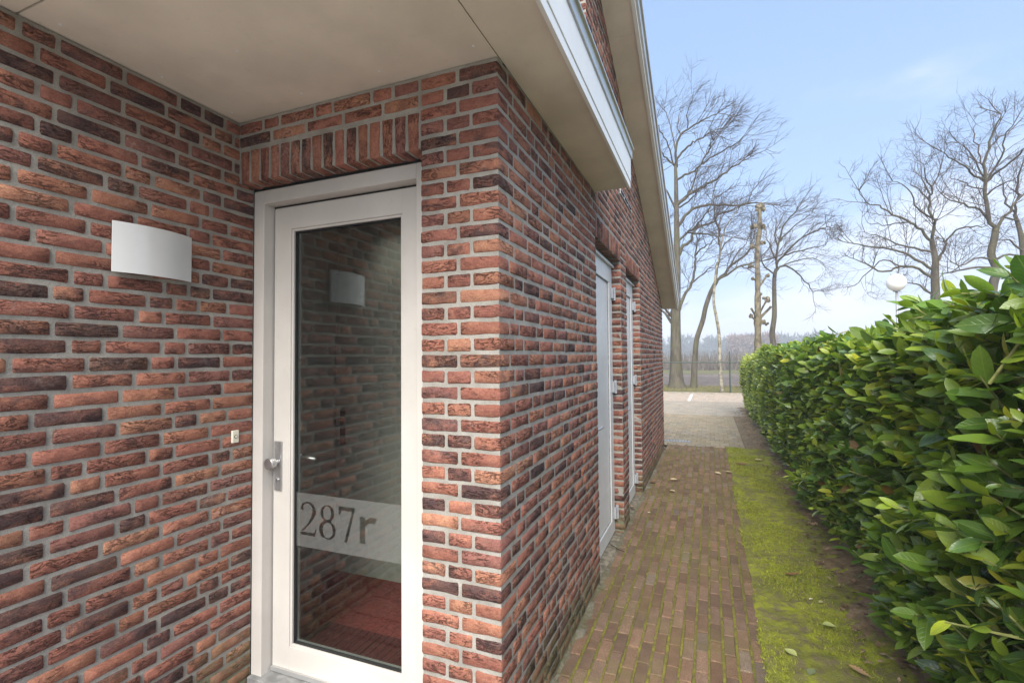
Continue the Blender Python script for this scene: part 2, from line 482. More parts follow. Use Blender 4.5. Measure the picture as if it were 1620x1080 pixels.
M['planebark'] = mat_bark('pollard_bark', (0.070, 0.056, 0.040), (0.24, 0.205, 0.14), (0.13, 0.11, 0.06), (7, 7, 5.0))
M['birchbark'] = mat_bark('birch_bark', (0.10, 0.085, 0.06), (0.34, 0.31, 0.24), (0.20, 0.18, 0.09), (5, 5, 7))

PAL = [(0.345, 0.143, 0.096), (0.318, 0.127, 0.090), (0.362, 0.158, 0.100), (0.290, 0.118, 0.087), (0.258, 0.112, 0.089), (0.385, 0.180, 0.113)]
PALW = [26, 24, 18, 14, 10, 8]
def brick_colour():
    c = random.choices(PAL, PALW)[0]; k = random.uniform(0.85, 1.15); q = random.random()
    burnt = random.uniform(0.0, 0.30) if q < 0.58 else (random.uniform(0.36, 0.62) if q < 0.80 else random.uniform(0.62, 0.95))
    return (c[0]*k, c[1]*k, c[2]*k, burnt)

# ------------------------------------------------------------------ bricks
BH = 0.0460          # brick height
CO = 0.060           # course height
Z0 = 0.015           # a bed joint
def brick_shape(L, H, D, rnd, c=0.0045, j=0.0021):
    """front at y=0 facing -y (local), centred in x and z, going back to y=D; open at the back"""
    xs = [-L/2, -L/2+c, -L/6, L/6, L/2-c, L/2]
    vs = []
    e = lambda a: rnd.uniform(-a, a)
    for i, x in enumerate(xs):
        end = i in (0, 5)
        ins = c if end else 0.0
        zb, zt = -H/2+e(j)+(ins*0.45), H/2+e(j)-(ins*0.45)
        yf = e(j*0.8)+ins
        xx = x+e(j*0.6)
        for (y, z) in ((D, zb), (yf+c, zb), (yf, zb+c), (yf, zt-c), (yf+c, zt), (D, zt)):
            vs.append((xx+e(j*0.4), y, z))
    fs = []
    for i in range(5):
        for k in range(5):
            a = i*6+k
            fs.append((a, a+6, a+7, a+1))
    fs.append((0, 1, 2, 3, 4, 5)); fs.append((35, 34, 33, 32, 31, 30))
    return vs, fs
_pool = {}
def brick_mesh(L, H, D):
    key = (round(L/0.008), round(H/0.008), round(D/0.02), random.randrange(3))
    if key not in _pool:
        vs, fs = brick_shape(key[0]*0.008, key[1]*0.008, D, random)
        me = bpy.data.meshes.new('brick'); me.from_pydata(vs, [], fs)
        a = me.attributes.new('bpos', 'FLOAT_VECTOR', 'POINT'); a.data.foreach_set('vector', [q for v in vs for q in v])
        a = me.attributes.new('bcol', 'FLOAT_COLOR', 'POINT'); a.data.foreach_set('color', [1.0]*4*len(vs))
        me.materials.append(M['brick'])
        me.polygons.foreach_set('use_smooth', [True]*len(me.polygons))
        _pool[key] = (me, key[0]*0.008, key[1]*0.008)
    return _pool[key]
ROT = {'+X': Matrix(((0, -1, 0), (1, 0, 0), (0, 0, 1))),     # local x -> +Y, local -y -> +X
       '-Y': Matrix(((1, 0, 0), (0, 1, 0), (0, 0, 1)))}
ROT90 = Matrix(((0, 0, -1), (0, 1, 0), (1, 0, 0)))          # soldier: local x -> up
def brick_object(parent, c, L, H, D, face, soldier=False):
    me, l0, h0 = brick_mesh(L, H, D)
    o = bpy.data.objects.new('brick', me)
    Rm = ROT[face] @ ROT90 if soldier else ROT[face]
    o.matrix_world = Matrix.Translation(c) @ Rm.to_4x4() @ Matrix.Diagonal((L/l0, 1, H/h0, 1))
    o.color = brick_colour()
    COL.objects.link(o); o.parent = parent; o.matrix_parent_inverse = Matrix.Translation(-world_loc(parent))
    return o
class BrickPile:
    """the bricks past the limit: real geometry, joined"""
    def __init__(s): s.v = []; s.f = []; s.p = []; s.c = []
    def add(s, c, L, H, D, face, soldier=False):
        vs, fs = brick_shape(L, H, D, random)
        Rm = ROT[face] @ ROT90 if soldier else ROT[face]
        n = len(s.v); off = Vector(c)*7.3; col = brick_colour()
        for v in vs:
            s.v.append(tuple(Rm @ Vector(v)+Vector(c))); s.p += [v[0]+off.x, v[1]+off.y, v[2]+off.z]; s.c += col
        s.f += [tuple(i+n for i in f) for f in fs]
    def build(s, name, parent):
        me = bpy.data.meshes.new(name); me.from_pydata(s.v, [], s.f)
        a = me.attributes.new('bpos', 'FLOAT_VECTOR', 'POINT'); a.data.foreach_set('vector', s.p)
        a = me.attributes.new('bcol', 'FLOAT_COLOR', 'POINT'); a.data.foreach_set('color', s.c)
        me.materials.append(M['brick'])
        me.polygons.foreach_set('use_smooth', [True]*len(me.polygons))
        o = link(bpy.data.objects.new(name, me), parent); o['kind'] = 'stuff'
        return o
def course(a, b, prev, J=0.0155):
    """brick intervals filling [a,b] in wild bond, keeping off the joints of the course below"""
    best = None
    for _ in range(14):
        out = []; x = a; bad = 0
        while x < b-0.02:
            if not out: L = random.choice((0.188, 0.086, 0.137))
            elif out[-1][1]-out[-1][0] < 0.12: L = 0.188 if random.random() < 0.85 else 0.086
            else: L = random.choice((0.188, 0.188, 0.086))
            L += random.uniform(-0.003, 0.003)
            rest = b-(x+L)
            if rest < 0.07: L = b-x
            if L > 0.215: L = L/2-J/2
            y = min(x+L, b)
            out.append((x, y)); x = y+J
            if y < b-0.02:
                bad += sum(1 for q in prev if abs(q-y) < 0.032)
        if best is None or bad < best[0]: best = (bad, out)
        if bad == 0: break
    return best[1]

# main planes of the house (metres, camera at the origin, path along +Y)
XL, XS, YE, SOF = -2.021, -0.702, 1.615, 2.605
D1, D2 = (3.25, 4.24), (4.54, 5.46)
LIN, LTOP = 2.311, 2.470
SLOPE, EAVE_Y, EAVE_Z, WEND = 0.403, 8.246, 2.241, 8.16
UPY = 3.06
roofz = lambda y: EAVE_Z+SLOPE*(EAVE_Y-y)
JIT = lambda: random.uniform(-0.0014, 0.0014)
OUT = lambda: random.uniform(0.0004, 0.0030)      # how far a brick face stands proud

house = thing('brick_house', (-2.0, 4.0, 0), 'red brown brick house with flat canopy, glass entrance door and two white side doors', 'house')

CY0 = 0.52
# ---- left wall of the porch
mb = MB(); mb.box(XL-0.14, XL-0.003, CY0+0.06, 1.70, -0.05, 2.60)
lw = mb.build('porch_wall', M['mortar'], house)
prev = []; pile = BrickPile()
for k in range(-1, 43):
    z = Z0+CO*k+CO/2
    H = BH
    if z+H/2 > SOF-0.004: H = SOF-0.006-(z-H/2); z = z-BH/2+H/2
    cs = course(0.58, 1.697, prev); prev = [b for a, b in cs]
    for a, b in cs:
        c = (XL+OUT(), (a+b)/2, z+JIT()*0.8)
        if H < 0.02: continue
        if b > 0.72 and z > 0.0: brick_object(lw, c, b-a, H, 0.04, '+X')
        else: pile.add(c, b-a, H, 0.03, '+X')
pile.build('bricks_beside_the_view', lw)

# ---- entrance wall: pier, lintel course and the bricks above the door
PL = -1.030
mb = MB()
mb.box(PL+0.003, XS-0.0022, YE+0.003, 1.70, -0.05, 2.60)
mb.box(XL-0.003, PL+0.003, YE+0.003, 1.70, LTOP-0.006, 2.60)
mb.box(XL-0.003, PL+0.003, YE+0.003, 1.700, LIN+0.004, LTOP-0.006)
ew = mb.build('entrance_wall', M['mortar'], house)
for k in range(-1, 43):
    z = Z0+CO*k+CO/2; H = BH
    if z+H/2 > SOF-0.004: H = SOF-0.006-(z-H/2); z = z-BH/2+H/2
    if H < 0.02: continue
    if k % 2 == 0:
        w = [(PL, PL+0.155), (PL+0.168, XS)]; dep = 0.095
    else:
        w = [(PL, PL+0.1), (PL+0.113, PL+0.211), (PL+0.224, XS)]; dep = 0.145
    for i, (a, b) in enumerate(w):
        corner = i == len(w)-1
        c = ((a+b)/2, YE-OUT(), z+JIT()*0.8)
        brick_object(ew, c, b-a, H, dep if corner else 0.06, '-Y')
prev = []
for k in range(41, 43):
    z = Z0+CO*k+CO/2; H = BH
    if z+H/2 > SOF-0.004: H = SOF-0.006-(z-H/2); z = z-BH/2+H/2
    cs = course(XL+0.008, PL-0.012, prev); prev = [b for a, b in cs]
    for a, b in cs:
        brick_object(ew, ((a+b)/2, YE-OUT(), z), b-a, H, 0.04, '-Y')
n = 16; stp = (PL-0.006-(XL+0.012))/n
for i in range(n):
    x = XL+0.012+stp*(i+0.5)
    brick_object(ew, (x+JIT(), YE-random.uniform(0.001, 0.004), (LIN+LTOP-0.012)/2+JIT()), LTOP-LIN-0.012, stp-0.0135, 0.084, '-Y', True)

# ---- side wall along the path, with the gable above
top = [(UPY, roofz(UPY)), (UPY, 2.70)]
mb = MB()
g = 0.0014
mb.prism([(1.70, -0.05), (D1[0]-g, -0.05), (D1[0]-g, LIN+g), (D1[1]+g, LIN+g), (D1[1]+g, -0.05), (D2[0]-g, -0.05), (D2[0]-g, LIN+g),
          (D2[1]+g, LIN+g), (D2[1]+g, -0.05), (WEND-g, -0.05), (WEND-g, roofz(WEND)+0.05), (UPY+g, roofz(UPY)+0.05), (UPY+g, 2.70), (1.70, 2.70)], 0, XS-0.16, XS-g)
sw = mb.build('side_wall', M['mortar'], house)
cand = []; prev = []
for k in range(-1, 80):
    z = Z0+CO*k+CO/2
    zb = z-BH/2
    segs = []
    s0 = YE+(0.095 if k % 2 == 0 else 0.145)+0.0125
    if k < 43:
        segs.append([s0, D1[0]])
    elif z > SOF+0.1:
        segs.append([UPY, D1[0]])
    if zb < LIN-0.03: segs += [[D1[1], D2[0]], [D2[1], WEND]]
    elif zb < LTOP-0.02: segs += [[D1[1]+0.008, D2[0]-0.008], [D2[1]+0.008, WEND]]
    else:
        e = min(WEND, EAVE_Y-(zb-EAVE_Z)/SLOPE+0.12)
        if e < D1[0]+0.05:
            if segs: segs[-1][1] = min(segs[-1][1], e)
        else: segs.append([D1[0]+0.012, e])
    np_ = []
    for a, b in segs:
        if b-a < 0.06: continue
        cs = course(a, b, prev); np_ += [y for x, y in cs]
        for x, y in cs:
            H = BH; zz = z
            if k == 42 and y <= D1[0]+0.001: H = SOF-0.006-zb; zz = zb+H/2
            if H < 0.02: continue
            at_open = x in (D1[1], D2[1]) or (x >= D1[1] and y <= D2[0]) or abs(y-D1[0]) < 1e-6 or abs(x-UPY) < 1e-6
            cand.append(((XS+OUT(), (x+y)/2, zz+JIT()*0.8), y-x, H, 0.09 if at_open else 0.03, '+X', False))
    prev = np_
for (a, b) in (D1, D2):
    n = int(round((b-a)/0.062)); stp = (b-a-0.004)/n
    for i in range(n):
        cand.append(((XS+random.uniform(0.001, 0.003), a+0.002+stp*(i+0.5), (LIN+LTOP-0.012)/2), LTOP-LIN-0.012, stp-0.0125, 0.075, '+X', True))
def apparent(c):
    q = Vector(c[0])-CAM; d = q.dot(_f); ang = abs(q.x)/q.length
    u = 810+FPX*q.dot(_r)/d; v = 540-FPX*q.dot(_u)/d
    if d < 0.1 or not (-20 < u < 1640 and -20 < v < 1100): return 0
    return c[1]*c[2]*ang/d**2
cand.sort(key=apparent, reverse=True)
pile = BrickPile()
for i, c in enumerate(cand):
    if i < 300: brick_object(sw, *c)
    else: pile.add(*c)
pile.build('bricks_of_the_far_wall', sw)

# ---- upper front wall above the canopy, rear and end walls, flat roofs, pitched roof
mb = MB(); mb.box(-6.0, XS-0.16, UPY+0.0045, UPY+0.12, 2.70, roofz(UPY)+0.05)
mb.box(XS-0.16, XS-0.0045-0.001, UPY+0.0045, UPY+0.12, 2.705, roofz(UPY))
uw = mb.build('upper_front_wall', M['mortar'], house)
prev = []; pile = BrickPile()
for k in range(45, 74):
    z = Z0+CO*k+CO/2
    cs = course(-1.7, XS, prev); prev = [b for a, b in cs]
    for a, b in cs:
        pile.add(((a+b)/2, UPY+JIT(), z), b-a, BH, 0.08 if b > XS-0.01 else 0.03, '-Y')
pile.build('bricks_above_the_canopy', uw)
mb = MB(); mb.box(-6.0, XS-0.17, WEND-0.16, WEND-0.006, -0.05, 2.25); mb.box(-6.1, -6.0, CY0+0.16, WEND-0.16, -0.05, 2.25)
mb.box(-6.0, XL-0.14, CY0+0.06, CY0+0.16, -0.05, 2.6)
mb.build('rear_wall', M['mortar'], house)
mb = MB(); mb.box(-6.0, XL-0.003, CY0+0.052, CY0+0.0595, -0.05, 2.6)
fw = mb.build('front_wall', M['mortar'], house)
prev = []; pile = BrickPile()
for k in range(0, 43):
    z = Z0+CO*k+CO/2
    cs = course(-5.9, XL, prev); prev = [b for a, b in cs]
    for a, b in cs: pile.add(((a+b)/2, CY0+0.050-OUT(), z), b-a, BH if k < 42 else 0.03, 0.06 if b > XL-0.01 else 0.03, '-Y')
pile.build('bricks_of_the_front_wall', fw)

# ---- canopy over the porch
can = MB(); CX = -0.462; CY0 = 0.52
RX0, RX1, RY0, RY1 = -2.05, -1.35, 2.02, 2.62          # unseen roof opening, added to light the hall
can.box(-6.0, RX0, CY0+0.03, UPY, 2.64, 2.80); can.box(RX1, CX-0.02, CY0+0.03, UPY, 2.64, 2.80)
can.box(RX0, RX1, CY0+0.03, RY0, 2.64, 2.80); can.box(RX0, RX1, RY1, UPY, 2.64, 2.80)
can.box(XS-0.1, CX-0.02, UPY, 3.236, 2.64, 2.79)
canopy = can.build('canopy', M['roof'], house)
MB().box(RX0-0.03, RX1+0.03, RY0-0.03, RY1+0.03, 2.803, 2.812).build('added_rooflight', M['glass'], canopy)  # pane over the unseen opening added to brighten the hall
# soffit boards with open joints
jy = 0.826
for (x0, x1, y0, y1) in ((XL-0.05, XS-0.0035, jy+0.0035, YE+0.06), (XL-0.05, XS-0.0035, CY0+0.02, jy-0.0035), (XS+0.0015, -0.478, CY0+0.02, 1.30), (XS+0.0015, -0.478, 1.3015, 3.245)):
    MB().box(x0, x1, y0, y1, SOF, SOF+0.012).build('soffit_board', M['soffit'], canopy)
MB().box(XL-0.1, XS+0.002, CY0+0.03, YE+0.06, SOF+0.0125, SOF+0.02).build('joint_backing', M['dark'], canopy)
MB().box(-0.4775, CX, CY0, 3.238, SOF-0.014, SOF+0.03).build('edge_profile', M['fascia'], canopy, bevel=0.002)
MB().box(CX-0.018, CX+0.004, CY0, 3.240, SOF+0.031, 2.792).build('fascia', M['fascia'], canopy, bevel=0.003)
mb = MB()
mb.prism([(CX-0.05, 2.793), (CX+0.012, 2.793), (CX+0.012, 2.846), (CX+0.024, 2.850), (CX+0.024, 2.862), (CX-0.05, 2.880)], 1, CY0, 3.262)
mb.build('roof_edge_trim', M['alu'], canopy, bevel=0.0015)
MB().box(-6.0, CX-0.019, CY0-0.004, CY0+0.018, SOF-0.012, 2.85).build('front_fascia', M['fascia'], canopy, bevel=0.003)
for (u, v) in ((95, 39.5), (375, 81), (256, 122), (367, 178), (600, 113), (749, 73), (477, 148)):
    p = onZ(u, v, SOF)
    MB().tube([(p.x, p.y, SOF-0.0015), (p.x, p.y, SOF+0.004)], [0.0055, 0.006], 8).build('screw', M['fascia'], canopy)

# ---- pitched roof with its verge along the gable
def slab(y0, y1, x0, x1, a, b):
    """box following the roof slope between offsets a and b above the soffit line"""
    m = MB()
    m.add([(x0, y0, roofz(y0)+a), (x1, y0, roofz(y0)+a), (x1, y1, roofz(y1)+a), (x0, y1, roofz(y1)+a),
           (x0, y0, roofz(y0)+b), (x1, y0, roofz(y0)+b), (x1, y1, roofz(y1)+b), (x0, y1, roofz(y1)+b)],
          [(0, 3, 2, 1), (4, 5, 6, 7), (0, 1, 5, 4), (1, 2, 6, 5), (2, 3, 7, 6), (3, 0, 4, 7)])
    return m
roof = slab(2.6, EAVE_Y+0.004, -6.1, -0.492, 0.014, 0.20).build('roof', M['roof'], house)
jv = [2.6, 3.84, 5.30, 6.76, EAVE_Y]
for a, b in zip(jv[:-1], jv[1:]):
    slab(a+0.001, b-0.001, XS+0.001, -0.49, 0, 0.012).build('soffit_board', M['soffit'], roof)
slab(2.6, EAVE_Y+0.006, -0.4895, -0.462, -0.018, 0.16).build('verge_board', M['fascia'], roof)
slab(2.6, EAVE_Y+0.02, -0.472, -0.432, 0.162, 0.21).build('verge_trim', M['alu'], roof)
slab(2.6, EAVE_Y+0.012, -0.461, -0.446, 0.03, 0.158).build('verge_cover_strip', M['alu'], roof)
MB().box(-6.1, -0.49, EAVE_Y+0.008, EAVE_Y+0.10, EAVE_Z+0.02, EAVE_Z+0.13).build('gutter', M['alu'], roof, bevel=0.01)
for i in range(9):
    y = 3.2+i*0.6
    z = roofz(y)
    MB().tube([(-0.52, y, z-0.0015), (-0.52, y, z+0.003)], 0.004, 8).build('screw', M['alu'], roof)

# ---- slot vent high on the gable
vt = MB().box(XS-0.002, XS+0.004, 4.28, 4.90, 2.918, 2.955).build('wall_vent', M['dark'], house)
for (a, b, c_, d_) in ((4.27, 4.91, 2.952, 2.960), (4.27, 4.91, 2.912, 2.9175)):
    MB().box(XS-0.002, XS+0.010, a, b, c_, d_).build('vent_edge', M['alu'], vt)
for y in (4.27, 4.475, 4.69, 4.90):
    MB().box(XS-0.002, XS+0.008, y, y+0.012, 2.918, 2.9515).build('vent_divider', M['steel'], vt)

# ---- entrance door
YF, YLF, YG = 1.700, 1.758, 1.786
FX0, FX1 = XL+0.001, -0.99
d = MB()
def frame_bars(m, x0, x1, z0, z1, w, y0, y1, bottom=True, wr=None):
    wr = wr or w
    m.box(x0, x0+w, y0, y1, z0, z1); m.box(x1-wr, x1, y0, y1, z0, z1)
    m.box(x0+w, x1-wr, y0, y1, z1-w, z1)
    if bottom: m.box(x0+w, x1-wr, y0, y1, z0, z0+w)
edoor = frame_bars
m = MB(); frame_bars(m, FX0, FX1, 0.012, 2.300, 0.064, YF, 1.84, False, 0.117)
door = m.build('entrance_door', M['frame'], house, bevel=0.003)
LX0, LX1, LZ0, LZ1 = FX0+0.071, -1.112, 0.048, 2.226
GX0, GX1, GZ0, GZ1 = -1.846, -1.216, 0.158, 2.118
leaf = MB()
leaf.box(LX0, GX0, YLF, 1.815, LZ0, LZ1); leaf.box(GX1, LX1, YLF, 1.815, LZ0, LZ1)
leaf.box(GX0, GX1, YLF, 1.815, LZ0, GZ0); leaf.box(GX0, GX1, YLF, 1.815, GZ1, LZ1)
leaf.build('door_leaf', M['frame'], door, bevel=0.0015)
b = MB()
for (x0, x1, z0, z1) in ((GX0, GX0+0.011, GZ0, GZ1), (GX1-0.011, GX1, GZ0, GZ1), (GX0+0.011, GX1-0.011, GZ0, GZ0+0.011), (GX0+0.011, GX1-0.011, GZ1-0.011, GZ1)):
    b.box(x0, x1, YLF+0.006, YG-0.004, z0, z1)
b.build('glazing_bead', M['frame'], door, bevel=0.002)
b = MB()
for (x0, x1, z0, z1) in ((GX0+0.011, GX0+0.016, GZ0, GZ1), (GX1-0.016, GX1-0.011, GZ0, GZ1), (GX0+0.016, GX1-0.016, GZ0+0.011, GZ0+0.016), (GX0+0.016, GX1-0.016, GZ1-0.016, GZ1-0.011)):
    b.box(x0, x1, YLF+0.016, YG+0.004, z0, z1)
b.build('rubber_seal', M['dark'], door)
b = MB()
for (x0, x1, z0, z1) in ((GX0+0.002, GX0+0.014, GZ0, GZ1), (GX0+0.014, GX1, GZ0, GZ0+0.014)):
    b.box(x0, x1, YG+0.006, YG+0.020, z0, z1)
b.build('spacer_bar', M['alu'], door)
MB().box(GX0+0.001, GX1-0.001, YG, YG+0.004, GZ0+0.001, GZ1-0.001).build('glass_pane', M['glass'], door)
MB().box(FX0+0.064, FX1-0.117, YLF+0.004, YLF+0.05, 2.2265, 2.2365).build('leaf_gap', M['dark'], door)
MB().box(FX0+0.064, LX0-0.0005, YLF+0.012, YLF+0.05, 0.03, 2.2263).build('leaf_gap', M['dark'], door)
MB().box(FX0+0.004, FX1, 1.675, 1.85, -0.02, 0.030).build('threshold', M['stone'], door, bevel=0.004)
MB().box(LX0, LX1, YLF-0.012, YLF-0.0005, 0.034, 0.056).build('weather_bar', M['alu'], door, bevel=0.003)
# furniture of the door
hx = -1.914
plate = MB().box(hx-0.022, hx+0.022, YLF-0.010, YLF-0.0003, 0.874, 1.107).build('lock_plate', M['steel'], door, bevel=0.003)
kn = MB(); kn.tube([(hx-0.004, YLF-0.010, 1.008), (hx-0.004, YLF-0.030, 1.008), (hx-0.004, YLF-0.032, 1.008), (hx-0.004, YLF-0.058, 1.008), (hx-0.004, YLF-0.061, 1.008)], [0.013, 0.013, 0.0255, 0.027, 0.0245], 28)
kn.build('door_knob', M['steel'], door, smooth=False)
cy = MB(); cy.tube([(hx, YLF-0.010, 0.925), (hx, YLF-0.016, 0.925)], 0.0085, 16); cy.box(hx-0.005, hx+0.005, YLF-0.016, YLF-0.010, 0.900, 0.919)
cy.build('lock_cylinder', M['steel'], door)
MB().box(hx-0.0012, hx+0.0012, YLF-0.0165, YLF-0.0160, 0.919, 0.931).build('keyhole', M['dark'], door)
ih = MB(); ih.tube([(hx+0.01, 1.816, 1.012), (hx+0.01, 1.865, 1.012)], 0.011, 12); ih.tube([(hx+0.006, 1.862, 1.012), (hx+0.06, 1.866, 1.012), (hx+0.125, 1.862, 1.010)], [0.010, 0.009, 0.008], 10)
ih.build('inner_door_lever', M['steel'], door, smooth=True)

# frosted film with the house number cut out of it
def ribbon(pts, wid):
    pts = [Vector(p) for p in pts]; Lf = []; Rt = []
    # Catmull-Rom refinement
    fine = []; fw = []
    for i in range(len(pts)-1):
        p0, p1, p2, p3 = pts[max(i-1, 0)], pts[i], pts[i+1], pts[min(i+2, len(pts)-1)]
        for s in range(5):
            t = s/5
            fine.append(0.5*((2*p1)+(p2-p0)*t+(2*p0-5*p1+4*p2-p3)*t*t+(3*p1-p0-3*p2+p3)*t**3)); fw.append(wid[i]*(1-t)+wid[i+1]*t)
    fine.append(pts[-1]); fw.append(wid[-1])
    for i, p in enumerate(fine):
        dd = (fine[min(i+1, len(fine)-1)]-fine[max(i-1, 0)]).normalized(); nn = Vector((-dd.y, dd.x))
        Lf.append(p+nn*fw[i]/2); Rt.append(p-nn*fw[i]/2)
    return [tuple(q) for q in Lf+Rt[::-1]]
def ell(cx, cy_, rx, ry, n=22): return [(cx+rx*math.cos(2*math.pi*i/n), cy_+ry*math.sin(2*math.pi*i/n)) for i in range(n)]
two = [ribbon([(0.05, 0.74), (0.10, 0.90), (0.28, 0.965), (0.46, 0.88), (0.52, 0.70), (0.42, 0.48), (0.24, 0.27), (0.06, 0.115)], [0.12, 0.06, 0.05, 0.10, 0.14, 0.10, 0.055, 0.05]),
       [(0.0, 0.0), (0.56, 0.0), (0.62, 0.22), (0.58, 0.22), (0.53, 0.10), (0.0, 0.085)]]
ys = [i/24 for i in range(25)]
def hw(y):
    a = 1-((y-0.27)/0.275)**2; b_ = 1-((y-0.755)/0.25)**2
    return max(0.31*math.sqrt(max(a, 0)), 0.255*math.sqrt(max(b_, 0)), 0.10 if 0.4 < y < 0.65 else 0.0)
eight = [[(0.31+hw(y), y) for y in ys]+[(0.31-hw(y), y) for y in ys[::-1]][1:-1], ell(0.325, 0.265, 0.185, 0.225), ell(0.30, 0.76, 0.145, 0.20)]
seven = [[(0.02, 1.0), (0.60, 1.0), (0.60, 0.94), (0.33, 0.0), (0.22, 0.0), (0.50, 0.885), (0.13, 0.885), (0.07, 0.76), (0.02, 0.76)]]
rr = [[(0.06, 0.0), (0.26, 0.0), (0.26, 0.52), (0.40, 0.62), (0.62, 0.62), (0.68, 0.78), (0.46, 0.80), (0.26, 0.70), (0.26, 0.78), (0.06, 0.78)]]
FZ0, FZ1, FGX0, FGX1 = 0.617, 0.866, GX0+0.012, GX1-0.012
bm = bmesh.new()
def loop2d(pts):
    vs = [bm.verts.new((x, YG-0.0012, z)) for x, z in pts]
    return [bm.edges.new((vs[i], vs[(i+1) % len(vs)])) for i in range(len(vs))]
eds = loop2d([(FGX0, FZ0), (FGX1, FZ0), (FGX1, FZ1), (FGX0, FZ1)])
S = 0.158
for gl, gx, gz, k in ((two, -1.806, 0.672, 1), (eight, -1.694, 0.668, 1), (seven, -1.583, 0.669, 1), (rr, -1.470, 0.676, 0.95)):
    for lp in gl:
        eds += loop2d([(gx+x*S*1.0*k, gz+y*S*k) for x, y in lp])
bmesh.ops.triangle_fill(bm, use_beauty=True, use_dissolve=False, edges=eds)
bmesh.ops.recalc_face_normals(bm, faces=bm.faces)
me = bpy.data.meshes.new('number_film'); bm.to_mesh(me); bm.free(); me.materials.append(M['film'])
fl = link(bpy.data.objects.new('number_film', me), door)
fl['label'] = 'frosted film strip with the number 287 cut out'

# ---- hall behind the glass
hall = MB()
hall.box(-2.55, -2.45, 1.86, 2.86, -0.02, 2.5)      # left
hall.box(-0.95, -0.86, 1.70, 2.86, -0.02, 2.5)      # right
hall.box(-2.45, -0.95, 2.76, 2.86, -0.02, 2.5)      # back
hall.box(-2.45, RX0, 1.90, 2.76, 2.42, 2.5); hall.box(RX1, -0.95, 1.90, 2.76, 2.42, 2.5)       # ceiling round the added opening
hall.box(RX0, RX1, 1.90, RY0, 2.42, 2.5); hall.box(RX0, RX1, RY1, 2.76, 2.42, 2.5)
hall.box(RX0-0.02, RX0, RY0, RY1, 2.50, 2.645); hall.box(RX1, RX1+0.02, RY0, RY1, 2.50, 2.645); hall.box(RX0, RX1, RY0-0.02, RY0, 2.50, 2.645); hall.box(RX0, RX1, RY1, RY1+0.02, 2.50, 2.645)
hall.box(-2.45, FX0+0.02, 1.845, 1.90, -0.02, 2.42)  # front left
hall.box(FX0+0.02, FX1, 1.845, 1.90, 2.30, 2.42)
hw_ = hall.build('hall_wall', M['plaster'], house)
MB().box(-2.45, -0.95, 1.851, 2.76, -0.02, 0.022).build('hall_floor', M['carpet'], house)
idr = MB().box(-2.449, -1.60, 2.735, 2.759, 0.024, 2.10).build('inner_door', M['plaster'], house, bevel=0.002)
pl = MB(); pl.box(-2.400, -2.362, 2.722, 2.734, 0.90, 1.13); pl.tube([(-2.381, 2.72, 1.085), (-2.381, 2.69, 1.085)], 0.011, 10); pl.box(-2.455+0.03, -2.32, 2.682, 2.694, 1.077, 1.095)
pl.build('lever_handle', M['dark'], idr)
dm = MB().box(-2.0, -1.0, 1.86, 2.18, 0.023, 0.036)
dmat = dm.build('door_mat', M['mat'])
tag(dmat, 'dark red ribbed door mat lying behind the glass door', 'door mat')
for i in range(24):
    x = -1.98+i*0.041
    MB().box(x, x+0.022, 1.87, 2.17, 0.0362, 0.043).build('rib', M['mat'], dmat)

